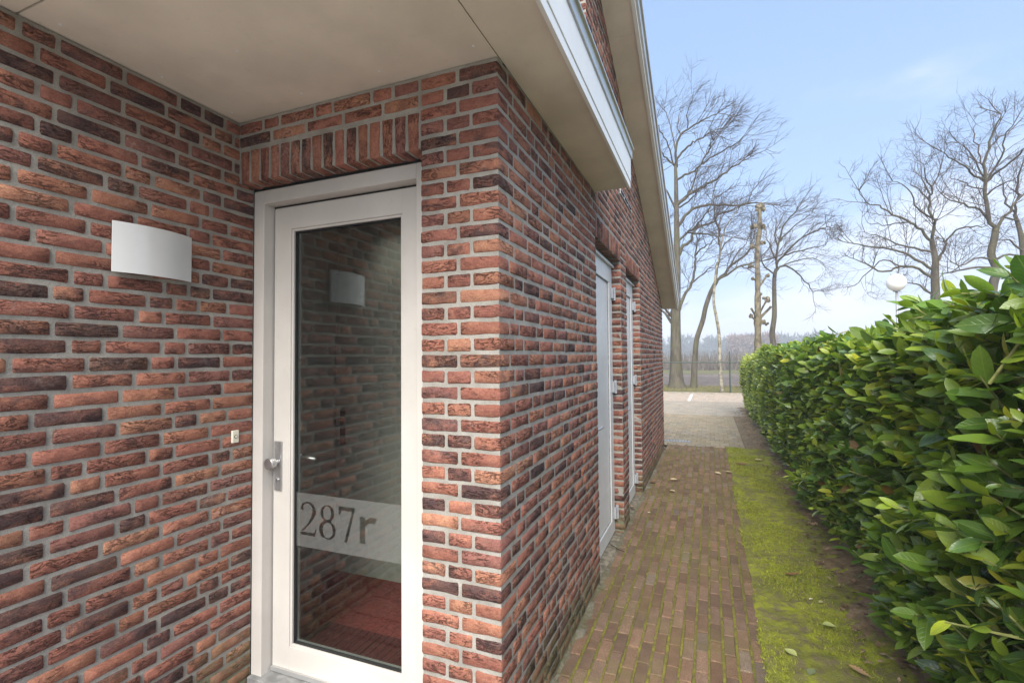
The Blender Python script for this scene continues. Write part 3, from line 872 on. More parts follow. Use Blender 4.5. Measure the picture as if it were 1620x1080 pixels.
# ---- white side doors
def side_door(y0, y1, name):
    fxx = XS-0.071
    m = MB()
    m.box(fxx-0.07, fxx-0.010, y0+0.0015, y0+0.05, 0.0, LIN-0.004); m.box(fxx-0.07, fxx-0.010, y1-0.05, y1-0.0015, 0.0, LIN-0.004)
    m.box(fxx-0.07, fxx-0.010, y0+0.05, y1-0.05, 2.255, LIN-0.004); m.box(fxx-0.07, fxx-0.012, y0+0.05, y1-0.05, -0.01, 0.018)
    fr = m.build(name, M['white'], house, bevel=0.002)
    a, b_ = y0+0.012, y1-0.036
    st = 0.125
    m = MB()
    m.box(fxx-0.045, fxx, a, a+st, 0.020, 2.250); m.box(fxx-0.045, fxx, b_-st, b_, 0.020, 2.250)
    m.box(fxx-0.045, fxx, a+st, b_-st, 2.115, 2.250); m.box(fxx-0.045, fxx, a+st, b_-st, 0.020, 0.135)
    m.build('door_leaf', M['white'], fr, bevel=0.002)
    MB().box(fxx-0.040, fxx-0.014, a+st, b_-st, 0.135, 2.115).build('door_panel', M['white'], fr)
    m = MB(); w = 0.007
    for (p, q, r_, s_) in ((a+st, a+st+w, 0.135, 2.115), (b_-st-w, b_-st, 0.135, 2.115), (a+st+w, b_-st-w, 0.135, 0.135+w), (a+st+w, b_-st-w, 2.115-w, 2.115)):
        m.box(fxx-0.0135, fxx-0.009, p, q, r_, s_)
    m.build('panel_seal', M['stone'], fr)
    MB().box(fxx-0.02, fxx+0.022, y0+0.003, y1-0.02, 2.2515, 2.268).build('drip_cap', M['white'], fr, bevel=0.003)
    for z in (2.035, 1.24, 0.185):
        hg = MB(); hg.box(fxx+0.0003, fxx+0.022, b_-0.055, b_-0.004, z-0.050, z+0.038)
        hg = hg.build('hinge', M['hinge'], fr, bevel=0.004)
        k = MB(); k.tube([(fxx+0.019, b_+0.010, z-0.062), (fxx+0.019, b_+0.010, z+0.050)], 0.0125, 14); k.build('hinge_barrel', M['hinge'], fr)
        MB().box(fxx-0.0097, fxx+0.014, b_+0.0005, b_+0.033, z-0.062, z-0.012).build('hinge_plate', M['hinge'], fr, bevel=0.003)
        MB().tube([(fxx+0.0221, b_-0.03, z), (fxx+0.0232, b_-0.03, z)], 0.006, 10).build('hinge_screw', M['dark'], fr)
    hz, hy = 0.995, a+0.065
    MB().box(fxx+0.0003, fxx+0.009, hy-0.018, hy+0.018, hz-0.11, hz+0.05).build('lock_plate', M['steel'], fr, bevel=0.003)
    lv = MB(); lv.tube([(fxx+0.009, hy, hz), (fxx+0.045, hy, hz), (fxx+0.055, hy+0.012, hz), (fxx+0.058, hy+0.08, hz), (fxx+0.054, hy+0.155, hz-0.004)], [0.010, 0.010, 0.011, 0.0105, 0.010], 12)
    lv.build('lever_handle', M['alu'], fr, smooth=True)
    MB().box(fxx-0.06, XS-0.002, y0+0.004, y1-0.004, -0.03, -0.0035).build('door_step', M['kerb_'], fr)
    return fr
side_door(D1[0], D1[1], 'side_door')
side_door(D2[0], D2[1], 'side_door')

# ---- wall lamp and bell push on the porch wall
la = thing('wall_lamp', (XL, 1.235, 1.91), 'white curved wall lamp hanging on the porch brick wall', 'wall lamp')
MB().box(XL+0.001, XL+0.020, 1.098, 1.372, 1.830, 2.000).build('back_plate', M['lampwhite'], la, bevel=0.002)
NS = 20; sh = MB()
def bulge(s): return XL+0.022+0.030*(1-s*s)
vs = []; fs = []
for i in range(NS+1):
    s = -1+2*i/NS; y = 1.235+s*0.146
    for (dx, z) in ((0, 1.820), (0, 2.006), (-0.004, 2.006), (-0.004, 1.820)):
        vs.append((bulge(s)+dx, y, z))
for i in range(NS):
    for k in range(4):
        a = i*4+k; b_ = i*4+(k+1) % 4
        fs.append((a, a+4, b_+4, b_))
fs.append((0, 1, 2, 3)); fs.append((NS*4+3, NS*4+2, NS*4+1, NS*4))
sh.add(vs, fs)
so = sh.build('lamp_shade', M['lampwhite'], la)
for p in so.data.polygons: p.use_smooth = True
try:
    so.data.set_sharp_from_angle(angle=R(40))
except Exception: pass
df = MB(); pts = [(bulge(-1+2*i/NS)-0.006, 1.235+(-1+2*i/NS)*0.138) for i in range(NS+1)]
df.prism([(XL+0.0205, 1.097)]+[(max(x, XL+0.021), y) for x, y in pts]+[(XL+0.0205, 1.373)], 2, 1.830, 1.835)
df.build('diffuser', M['plastic'], la)
for z in (1.845, 1.92, 1.985):
    MB().tube([(XL+0.012, 1.0978, z), (XL+0.012, 1.0965, z)], 0.003, 8).build('screw', M['dark'], la)
p = onX(370, 690, XL)
be = thing('bell_push', (XL, p.y, p.z), 'small cream bell push beside the entrance door frame', 'doorbell')
MB().box(XL+0.001, XL+0.013, p.y-0.016, p.y+0.016, p.z-0.028, p.z+0.028).build('cover_plate', M['plastic'], be, bevel=0.003)
MB().tube([(XL+0.013, p.y, p.z), (XL+0.0155, p.y, p.z)], [0.0085, 0.0075], 18).build('push_ring', M['dark'], be)
MB().tube([(XL+0.0156, p.y, p.z), (XL+0.0175, p.y, p.z)], [0.0062, 0.0055], 18).build('button', M['plastic'], be)

# ------------------------------------------------------------------ ground, path, paving
def grid(x0, x1, y0, y1, nx, ny, zf):
    xs = np.linspace(x0, x1, nx+1); ys_ = np.linspace(y0, y1, ny+1)
    X, Y = np.meshgrid(xs, ys_, indexing='xy')
    V = np.stack([X, Y, zf(X, Y)], -1).reshape(-1, 3)
    i = np.arange(ny)[:, None]*(nx+1)+np.arange(nx)[None, :]
    F = np.stack([i, i+1, i+nx+2, i+nx+1], -1).reshape(-1, 4)
    return V, F
def wob(X, Y, s, a, ph=0.0):
    return a*(np.sin(X*s*1.3+Y*s*0.7+ph)+np.sin(-X*s*0.8+Y*s*1.7+ph*2.1)+np.sin(X*s*2.9-Y*s*2.3+ph*.7)*0.5)
def structure(name, me, parent=None):
    o = link(bpy.data.objects.new(name, me), parent); o['kind'] = 'structure'; return o

M['earth'] = mat_ground('dry_earth', ((0.17, 0.135, 0.095), (0.12, 0.12, 0.055), (0.20, 0.165, 0.12)), (0.6, 6), 60, 0.02)
V, F = grid(-900, 900, -300, 1500, 6, 6, lambda X, Y: X*0-0.045)
structure('ground', np_mesh('ground', V, F, M['earth']))

# path of clinkers laid along the wall, with mossy joints
M['clinker'] = mat_paver('path_clinker', (0.178, 0.112, 0.073), (0.248, 0.157, 0.103), (0.155, 0.130, 0.048), 0.58)
M['joint'] = mat_ground('mossy_joint', ((0.165, 0.155, 0.036), (0.225, 0.215, 0.036), (0.120, 0.100, 0.050)), (5, 22), 200, 0.006)
V, F = grid(-0.70, 0.232, 1.68, 8.655, 8, 60, lambda X, Y: wob(X, Y, 9, 0.001)-0.010)
M['bed'] = mat_ground('dark_bed', ((0.060, 0.050, 0.032), (0.085, 0.080, 0.030), (0.045, 0.036, 0.026)), (5, 22), 200, 0.006)
path = structure('path', np_mesh('path', V, F, M['bed']))
rv, rf, nn_ = [], [], 0
for ci in range(1, 14):
    xj = -0.695+ci*(0.232+0.695)/14
    V, F = grid(xj-0.0075, xj+0.0075, 1.69, 8.6, 3, 700, lambda X, Y: -0.0012-((X-xj)/0.0075)**2*0.0025+rng.normal(0, 0.0011, X.shape)-0.004*(np.sin(Y*3.1+ci*2)+np.sin(Y*7.7+ci)+np.sin(Y*1.3+ci*5) < -0.9))
    V[:, 0] += rng.normal(0, 0.0006, len(V)); rv.append(V); rf.append(F+nn_); nn_ += len(V)
link(bpy.data.objects.new('joint_moss', np_mesh('joint_moss', np.concatenate(rv), np.concatenate(rf), M['joint'], True)), path)['kind'] = 'stuff'
def paver_shape(wx, wy, c=0.006, h=0.03, rnd=random, j=0.0016):
    e = lambda: rnd.uniform(-j, j)
    vs = []
    for (ins, z) in ((0, -h), (0, -c*0.7), (c, 0.0)):
        for (sx, sy) in ((-1, -1), (1, -1), (1, 1), (-1, 1)):
            vs.append((sx*(wx/2-ins)+e(), sy*(wy/2-ins)+e(), z+(e()*0.7 if z > -0.02 else 0)))
    fs = [(8, 9, 10, 11)]
    for r_ in (0, 4):
        for k in range(4):
            a = r_+k; b_ = r_+(k+1) % 4
            fs.append((a, b_, b_+4, a+4))
    return vs, fs
_pp = []
for i in range(8):
    vs, fs = paver_shape(0.0550, 0.1765, 0.0045)
    me = bpy.data.meshes.new('paver'); me.from_pydata(vs, [], fs)
    a = me.attributes.new('bcol', 'FLOAT_COLOR', 'POINT'); a.data.foreach_set('color', [1.0]*4*len(vs))
    me.materials.append(M['clinker']); _pp.append(me)
def tint(lo=0.70, hi=1.25, odd=0.05, oddc=(1.05, 1.25, 1.45)):
    k = random.uniform(lo, hi); w = random.uniform(-0.06, 0.06)
    if random.random() < odd: return (k*oddc[0], k*oddc[1], k*oddc[2], 1)
    return (k*(1+w), k, k*(1-w), 1)
pv = []
NCOL = 14; cw = (0.232+0.695)/NCOL
for ci in range(NCOL):
    x = -0.695+cw*(ci+0.5)
    y = 1.69+(0.092 if ci % 2 else 0.0)+random.uniform(-0.02, 0.02)
    while y < 8.55:
        pv.append((x, y+0.092)); y += 0.1840+random.uniform(-0.002, 0.002)
pv.sort(key=lambda q: q[1]+(100 if q[1] < 2.12 or (q[1] < 2.6 and q[0] < -0.5) else 0))
vv = []; ff = []; cc = []
for i, (x, y) in enumerate(pv):
    z = random.uniform(-0.0022, 0.0022)
    if i < 290:
        o = bpy.data.objects.new('paver', random.choice(_pp))
        o.location = (x+random.uniform(-0.002, 0.002), y, z)
        o.rotation_euler = (random.gauss(0, 0.007), random.gauss(0, 0.010), random.gauss(0, 0.012)+(math.pi if random.random() < .5 else 0))
        o.scale.x = cw/0.0666
        o.color = tint(); link(o, path)
    else:
        vs, fs = paver_shape(0.0550, 0.1765, 0.0045); n = len(vv); t4 = tint()
        vv += [(a+x, b_+y, c_+z) for a, b_, c_ in vs]; ff += [tuple(q+n for q in f) for f in fs]; cc += list(t4)*len(vs)
def colour_mesh(name, vv, ff, cc, mat):
    me = bpy.data.meshes.new(name); me.from_pydata(vv, [], ff)
    a = me.attributes.new('bcol', 'FLOAT_COLOR', 'POINT'); a.data.foreach_set('color', cc)
    me.materials.append(mat); return me
link(bpy.data.objects.new('pavers_of_the_far_path', colour_mesh('pavers', vv, ff, cc, M['clinker'])), path)['kind'] = 'stuff'

V, F = grid(-0.708, -0.655, 1.69, 8.1, 8, 500, lambda X, Y: -0.0055+np.clip((-0.655-X)*0.25, 0, 1)+rng.normal(0, 0.0022, X.shape)+wob(X, Y, 14, 0.003)-0.007*np.clip(np.sin(Y*1.9)+np.sin(Y*5.3+1)-0.5, 0, 1.5))
M['grit'] = mat_ground('grit', ((0.15, 0.130, 0.080), (0.24, 0.220, 0.175), (0.11, 0.105, 0.045)), (3, 20), 220, 0.008)
link(bpy.data.objects.new('wall_foot_grit', np_mesh('wall_foot_grit', V, F, M['grit'], True)), path)

# paving beyond the house corner: tan pavers, then the lane and the parking bays
M['tan'] = mat_paver('tan_paver', (0.29, 0.235, 0.160), (0.37, 0.300, 0.210), (0.22, 0.19, 0.10), 0.4)
M['lane'] = mat_paver('grey_paver', (0.320, 0.275, 0.215), (0.400, 0.345, 0.275), (0.29, 0.26, 0.19), 0.3)
M['bay'] = mat_paver('pink_paver', (0.44, 0.355, 0.275), (0.51, 0.415, 0.325), (0.40, 0.34, 0.25), 0.2)
M['joint2'] = mat_ground('sand_joint', ((0.13, 0.11, 0.075), (0.10, 0.095, 0.05), (0.16, 0.135, 0.095)), (3, 22), 120, 0.004)
def paved(name, mat, x0, x1, y0, y1, px_, py_, z, jw=0.006, edge=None, lo=0.82, hi=1.16):
    V, F = grid(x0, x1, y0, y1, 4, 4, lambda X, Y: X*0+z-0.006)
    s = structure(name, np_mesh(name, V, F, M['joint2']))
    vv = []; ff = []; cc = []; j = 0
    y = y0
    while y < y1-0.02:
        x = x0 - (px_/2 if j % 2 else 0)
        while x < x1-0.02:
            a, b_ = max(x, x0), min(x+px_, x1)
            if b_-a > 0.03:
                vs, fs = paver_shape(b_-a-jw, min(py_, y1-y)-jw, 0.005, 0.012)
                n = len(vv); dz = z+random.uniform(-0.002, 0.002)
                vv += [(p_+(a+b_)/2, q+y+min(py_, y1-y)/2, r_+dz) for p_, q, r_ in vs]; ff += [tuple(i+n for i in f) for f in fs]; cc += list(tint(lo, hi, 0.0))*len(vs)
            x += px_
        y += py_; j += 1
    link(bpy.data.objects.new('pavers', colour_mesh('pavers', vv, ff, cc, mat)), s)['kind'] = 'stuff'
    return s
paved('pavement', M['tan'], -4.0, 0.50, 8.662, 13.15, 0.15, 0.205, 0.0)
paved('lane', M['lane'], -9.0, 9.0, 13.155, 17.05, 0.21, 0.105, -0.004)
bays = paved('parking_bays', M['bay'], -9.0, 9.0, 17.06, 20.2, 0.105, 0.21, -0.006, 0.009, lo=0.9, hi=1.1)
M['paint'] = mat_plain('white_line_paint', (0.72, 0.70, 0.66), 0.7, 0.2, 0.08, 14, grime=(0.45, 0.4, 0.33))
for k in (-3, -2, -1, 0, 1, 2, 3):
    x = -0.67+k*2.5
    MB().box(x-0.045, x+0.045, 17.1, 20.0, -0.0035, 0.0005).build('bay_line', M['paint'], bays)
M['kerb'] = mat_plain('kerb_concrete', (0.30, 0.265, 0.22), 0.9, 0.2, 0.12, 14, 0.4, 120)
kb = MB()
for i in range(18):
    kb.box(-9+i*1.0+0.003, -9+(i+1)*1.0-0.003, 20.205, 20.33, -0.04, 0.055)
kerb = kb.build('kerb', M['kerb']); kerb['kind'] = 'structure'

# unseen light concrete paving round the camera, added to bounce light into the porch
M['bounce_forecourt'] = mat_paver('concrete_paver', (0.46, 0.43, 0.38), (0.55, 0.52, 0.46), (0.40, 0.38, 0.3), 0.25)
paved('bounce_forecourt', M['bounce_forecourt'], -6.0, 9.0, -12.0, 0.40, 0.5, 0.5, -0.002)
M['porch'] = mat_paver('porch_clinker', (0.110, 0.052, 0.040), (0.150, 0.072, 0.055), (0.10, 0.07, 0.04), 0.2)
paved('porch_floor', M['porch'], XL-0.01, 0.70, 0.402, 1.672, 0.1, 0.2, -0.002)

# mossy verge between path and hedge, bare earth under the hedge
M['moss'] = mat_ground('moss', ((0.300, 0.325, 0.034), (0.185, 0.190, 0.045), (0.175, 0.138, 0.085)), (3.2, 13), 150, 0.018)
M['soil'] = mat_ground('soil', ((0.230, 0.165, 0.095), (0.310, 0.225, 0.140), (0.150, 0.110, 0.062)), (2.5, 13), 130, 0.016)
V, F = grid(0.212, 0.86, 1.68, 8.655, 42, 400, lambda X, Y: 0.004+wob(X, Y, 6, 0.004)+wob(X, Y, 31, 0.0022, 1.3)+rng.normal(0, 0.0016, X.shape)+0.0045*np.exp(-((X-0.245)/0.03)**2)-0.012*np.clip((0.231-X)/0.019, 0, 1))
verge = structure('moss_verge', np_mesh('moss_verge', V, F, M['moss'], True))
V, F = grid(0.62, 2.9, 0.40, 15.2, 60, 420, lambda X, Y: -0.012+0.016*np.clip((X-0.665+wob(X, Y, 4, 0.045))*9, 0, 2.2)*0.8+wob(X, Y, 12, 0.004)+rng.normal(0, 0.0025, X.shape))
structure('hedge_soil', np_mesh('hedge_soil', V, F, M['soil'], True))
V, F = grid(0.503, 0.66, 8.70, 13.1, 8, 120, lambda X, Y: 0.0+wob(X, Y, 10, 0.003)+rng.normal(0, 0.002, X.shape))
M['sand'] = mat_ground('sandy_edge', ((0.26, 0.19, 0.13), (0.21, 0.155, 0.105), (0.17, 0.145, 0.08)), (2.5, 12), 120, 0.01)
structure('sandy_edge', np_mesh('sandy_edge', V, F, M['sand'], True))
# moss cushions and short grass
def blades(n, sampler, hlo, hhi, w, c1, c2, lean=0.5):
    P0 = sampler(n); n = len(P0)
    ang = rng.uniform(0, 2*np.pi, n); h = rng.uniform(hlo, hhi, n); ln = rng.normal(0, lean, (n, 2))
    side = np.stack([np.cos(ang), np.sin(ang), np.zeros(n)], 1)*(w*rng.uniform(0.6, 1.4, n))[:, None]
    tip = P0+np.stack([ln[:, 0]*h, ln[:, 1]*h, h], 1)
    V = np.stack([P0-side, P0+side, tip], 1).reshape(-1, 3)
    F = np.arange(3*n).reshape(-1, 3)
    k = rng.uniform(0, 1, (n, 1)); c = np.array(c1)*(1-k)+np.array(c2)*k
    C = np.concatenate([np.repeat(c, 3, 0), np.ones((3*n, 1))], 1)
    return V, F, C
def verge_pts(n):
    x = 0.205+rng.beta(1.15, 1.7, n)*0.54; y = rng.uniform(1.6, 8.7, n)
    patch = np.sin(x*13+y*4.1)+np.sin(y*7.7-x*5)+np.sin(y*2.1+x*9+1)
    k = patch > rng.normal(0.3, 0.7, n)
    x, y = x[k], y[k]
    z = 0.002+wob(x, y, 6, 0.004)+wob(x, y, 31, 0.0022, 1.3)
    return np.stack([x, y, z], 1)
M['grass'] = mat_attr('moss_blades', 0.9, 0.15, 40, 0.0)
V1, F1, C1 = blades(70000, verge_pts, 0.005, 0.020, 0.0026, (0.34, 0.37, 0.040), (0.17, 0.20, 0.038), 0.7)
def sparse_pts(n):
    q = verge_pts(n); return q[(np.sin(q[:, 0]*21+q[:, 1]*6) > 0.55)]
V2, F2, C2 = blades(6000, sparse_pts, 0.012, 0.032, 0.0014, (0.16, 0.25, 0.05), (0.24, 0.28, 0.09), 0.9)
o = link(bpy.data.objects.new('moss', np_mesh('moss', np.concatenate([V1, V2]), np.concatenate([F1, F2+len(V1)]), M['grass'], False, {'bcol': np.concatenate([C1, C2])})))
tag(o, 'bright yellow green moss and short grass beside the path', 'moss', kind='stuff')

# field, grass strips, distant scrub and wood
M['field'] = mat_ground('ploughed_field', ((0.185, 0.150, 0.130), (0.225, 0.185, 0.160), (0.150, 0.120, 0.100)), (0.25, 2.5), 14, 0.08)
M['fgrass'] = mat_ground('field_grass', ((0.150, 0.150, 0.060), (0.200, 0.185, 0.085), (0.115, 0.115, 0.050)), (0.7, 5), 40, 0.05)
V, F = grid(-60, 60, 20.335, 25.2, 60, 30, lambda X, Y: -0.01+wob(X, Y, 1.7, 0.015))
structure('grass_verge', np_mesh('grass_verge', V, F, M['fgrass'], True))
V, F = grid(-120, 140, 25.2, 41.5, 120, 70, lambda X, Y: -0.02+0.03*np.sin(Y*9)+wob(X, Y, 1.1, 0.02))
structure('field', np_mesh('field', V, F, M['field'], True))
V, F = grid(-150, 170, 41.5, 49.5, 60, 20, lambda X, Y: 0.02+wob(X, Y, 0.8, 0.03))
structure('far_grass', np_mesh('far_grass', V, F, M['fgrass'], True))
def vg(n):
    return np.stack([rng.uniform(-6, 9, n), rng.uniform(20.4, 25.4, n), np.zeros(n)-0.02], 1)
V, F, C = blades(26000, vg, 0.03, 0.13, 0.006, (0.17, 0.17, 0.06), (0.25, 0.22, 0.11), 0.5)
o = link(bpy.data.objects.new('rough_grass', np_mesh('rough_grass', V, F, M['grass'], False, {'bcol': C})))
tag(o, 'rough dry grass along the fence at the edge of the field', 'grass', kind='stuff')
# scrub along the far edge of the field: thin upright stems
def scrub(n):
    return np.stack([rng.uniform(-50, 60, n), rng.uniform(50, 58, n), np.zeros(n)], 1)
V, F, C = blades(26000, scrub, 0.5, 2.3, 0.03, (0.12, 0.10, 0.08), (0.19, 0.165, 0.13), 0.25)
o = link(bpy.data.objects.new('scrub', np_mesh('scrub', V, F, M['grass'], False, {'bcol': C})))
tag(o, 'grey brown bare scrub along the far edge of the field', 'scrub', kind='stuff')
def wood(name, label, n, x0, x1, y0, y1, hlo, hhi, cols, size, ntree):
    tx = rng.uniform(x0, x1, ntree); ty = rng.uniform(y0, y1, ntree); th = rng.uniform(hlo, hhi, ntree)
    ti = rng.integers(0, ntree, n); u = rng.beta(1.4, 1.1, n)
    rad = 0.30*th[ti]*np.sqrt(np.clip(1-(u-0.45)**2*2.6, 0.02, 1))
    a = rng.uniform(0, 2*np.pi, n); r_ = np.sqrt(rng.uniform(0, 1, n))*rad
    P0 = np.stack([tx[ti]+r_*np.cos(a), ty[ti]+r_*np.sin(a), u*th[ti]], 1)
    d1 = rng.normal(0, 1, (n, 3))*np.array([0.6, 0.6, 1.3]); d1 /= np.linalg.norm(d1, axis=1)[:, None]
    d2 = np.cross(d1, rng.normal(0, 1, (n, 3))); d2 /= np.linalg.norm(d2, axis=1)[:, None]
    s = size*rng.uniform(0.5, 1.5, (n, 1))
    V = np.stack([P0-d2*s*0.16, P0+d2*s*0.16, P0+d1*s], 1).reshape(-1, 3)
    tc = np.array([cols[i] for i in rng.integers(0, len(cols), ntree)])*rng.uniform(0.8, 1.2, (ntree, 1))
    C = np.concatenate([np.repeat(tc[ti], 3, 0), np.ones((3*n, 1))], 1)
    o = link(bpy.data.objects.new(name, np_mesh(name, V, np.arange(3*n).reshape(-1, 3), M['grass'], False, {'bcol': C})))
    tag(o, label, 'wood', kind='stuff')
wood('distant_wood', 'hazy blue grey wood along the horizon behind the field', 60000, -190, 260, 215, 262, 5.5, 10.0, ((0.055, 0.080, 0.070), (0.070, 0.085, 0.075), (0.040, 0.070, 0.060)), 2.2, 420)
wood('bare_copse', 'pinkish brown bare copse in front of the distant wood', 9000, 6, 17, 150, 165, 5.0, 7.4, ((0.19, 0.125, 0.095), (0.17, 0.125, 0.10)), 1.3, 26)

# ------------------------------------------------------------------ fence, lamp post, drain
FY = 20.55
fen = thing('wire_fence', (0.7, FY, 0), 'dark green metal fence with thin posts and top rail before the field', 'fence')
zr = onY(1110, 573, FY).z
MB().tube([(-14, FY, zr), (16, FY, zr)], 0.021, 8).build('rail', M['green_metal'], fen)
xp = onZ(1155, 622, 0).x
for k in range(-5, 7):
    x = xp+k*2.5
    MB().tube([(x, FY+0.035, -0.05), (x, FY+0.035, 1.30), (x, FY+0.035, 1.62)], [0.027, 0.027, 0.016], 10).build('post', M['green_metal'], fen)
for z in (0.08, 0.62):
    MB().tube([(-14, FY, z), (16, FY, z)], 0.003, 4).build('wire', M['green_metal'], fen)
gd = 0.46; Zg = FPX*gd/27
dr = px_ray(1418, 447)/FPX; gc = CAM+dr*Zg
gl = thing('globe_lamp', (gc.x, gc.y, 0), 'white globe lamp on a grey post behind the hedge', 'street lamp')
MB().tube([(gc.x, gc.y, -0.05), (gc.x, gc.y, 0.5), (gc.x, gc.y, gc.z-gd*0.47)], [0.045, 0.035, 0.030], 14).build('post', M['grey_metal'], gl, smooth=True)
MB().tube([(gc.x, gc.y, gc.z-gd*0.53), (gc.x, gc.y, gc.z-gd*0.44)], [0.075, 0.085], 18).build('collar', M['grey_metal'], gl)
MB().sphere(gc, gd/2, 32, 18).build('globe', M['globe'], gl, smooth=True)
dg = thing('channel_drain', (-0.8, 9.02, 0), 'long grey channel drain set in the tan pavers at the house corner', 'drain')
MB().box(-1.6, -0.33, 8.955, 9.105, -0.02, 0.006).build('channel_body', M['stone'], dg)
for i in range(26):
    x = -1.585+i*0.048
    MB().box(x, x+0.03, 8.97, 9.09, 0.0065, 0.011).build('grating_bar', M['grey_metal'], dg)

# ------------------------------------------------------------------ trees: limbs follow the photograph, twigs are grown
def spline(pts, n):
    out = []
    for i in range(len(pts)-1):
        p0, p1, p2, p3 = pts[max(i-1, 0)], pts[i], pts[i+1], pts[min(i+2, len(pts)-1)]
        for s in range(n):
            t = s/n
            out.append(0.5*((2*p1)+(p2-p0)*t+(2*p0-5*p1+4*p2-p3)*t*t+(3*p1-p0-3*p2+p3)*t**3))
    out.append(pts[-1]); return out
def grow_twigs(tw, p, d, length, r, level, wind, rnd):
    n = 3 if level > 0 else 2
    pts = [p]; q = p.copy(); dd = d.normalized()
    for i in range(n):
        dd = (dd+Vector((rnd.gauss(0, .12), rnd.gauss(0, .12), rnd.gauss(0, .12)))+wind*0.14+Vector((0, 0, 0.05))).normalized()
        q = q+dd*length/n; pts.append(q.copy())
    tw.tube(pts, [r*(1-0.62*i/n) for i in range(n+1)], 3 if r < 0.012 else 4, False)
    if level == 0: return
    m = {3: 5, 2: 5, 1: 4}[level]
    for k in range(m):
        t = rnd.uniform(0.25, 1.0); i = min(int(t*n), n-1); f = t*n-i
        b = pts[i].lerp(pts[i+1], f); ax = (pts[i+1]-pts[i]).normalized()
        o = ax.orthogonal(); o.rotate(Matrix.Rotation(rnd.uniform(0, 2*math.pi), 3, ax))
        nd = (ax*0.85+o*rnd.uniform(0.4, 0.9)).normalized()
        grow_twigs(tw, b, nd, length*rnd.uniform(0.42, 0.68), max(r*0.55, 0.0036), level-1, wind, rnd)
def tree(name, label, Y, trunk, limbs, barkmat, wind, seed, twig_len=1.0, per_m=2.2, group=None, depth=1.0, lv=2, bushy=()):
    """trunk: [(u,v,radius px)...] whose base stands on the ground at distance Y; limbs: lists of (u,v) with a start radius"""
    rnd = random.Random(seed)
    base = onY(trunk[0][0], trunk[0][1], Y)
    k = (base-CAM).dot(_f)/FPX
    def P(u, v, dy=0.0): return onY(u, v, Y+dy)
    tr = MB(); tw = MB()
    tp = [P(u, v) for u, v, r_ in trunk]; tr_ = [r_*k for u, v, r_ in trunk]
    if tp[0].z > 0.02: tp = [Vector((tp[0].x, tp[0].y, -0.1)), Vector((tp[0].x, tp[0].y, 0.25))]+tp; tr_ = [tr_[0]*1.7, tr_[0]*1.25]+tr_
    else:
        tp[0].z = -0.1
    sp = spline(tp, 4); rs = []
    for i in range(len(sp)):
        t = i/4; j = min(int(t), len(tr_)-2); rs.append(tr_[j]*(1-(t-j))+tr_[j+1]*(t-j))
    tr.tube(sp, rs, 14)
    for li, (r0, pts) in enumerate(limbs):
        sgn = rnd.choice((-1, 1))*rnd.uniform(0.25, 1.0)*depth; tot = len(pts)-1
        q = [P(u, v, sgn*(i/max(tot, 1))**1.2*1.6) for i, (u, v) in enumerate(pts)]
        sp = spline(q, 3); L = sum((sp[i+1]-sp[i]).length for i in range(len(sp)-1))
        for i in range(1, len(sp)-1):
            sp[i] = sp[i]+Vector((rnd.gauss(0, .02), rnd.gauss(0, .05), rnd.gauss(0, .02)))
        R0 = r0*k; R1 = max(0.010, R0*0.22)
        rr_ = [R0*(1-i/(len(sp)-1))**0.8+R1*(i/(len(sp)-1)) for i in range(len(sp))]
        (tr if R0 > 0.03 else tw).tube(sp, rr_, 7 if R0 > 0.03 else 5, False)
        cnt = int(L*per_m*0.95)+3
        for c in range(cnt):
            t = rnd.uniform(0.18, 1.0) if c > 1 else 1.0
            x = t*(len(sp)-1); i = min(int(x), len(sp)-2); b = sp[i].lerp(sp[i+1], x-i); ax = (sp[i+1]-sp[i]).normalized()
            o = ax.orthogonal(); o.rotate(Matrix.Rotation(rnd.uniform(0, 2*math.pi), 3, ax))
            nd = (ax*0.8+o*rnd.uniform(0.4, 0.9)+Vector((0, 0, 0.12))).normalized()
            grow_twigs(tw, b, nd, twig_len*rnd.uniform(0.7, 1.7)*(1.15-0.40*t), max(0.007, min(0.018, R0*0.3)), lv, wind, rnd)
    T = thing(name, (base.x, base.y, 0), label, 'tree', group)
    tr.build('trunk', M[barkmat], T, smooth=True)
    if tw.v: tw.build('crown', M['twig'], T)
    return T
WIND = Vector((1.0, 0.0, 0.22))
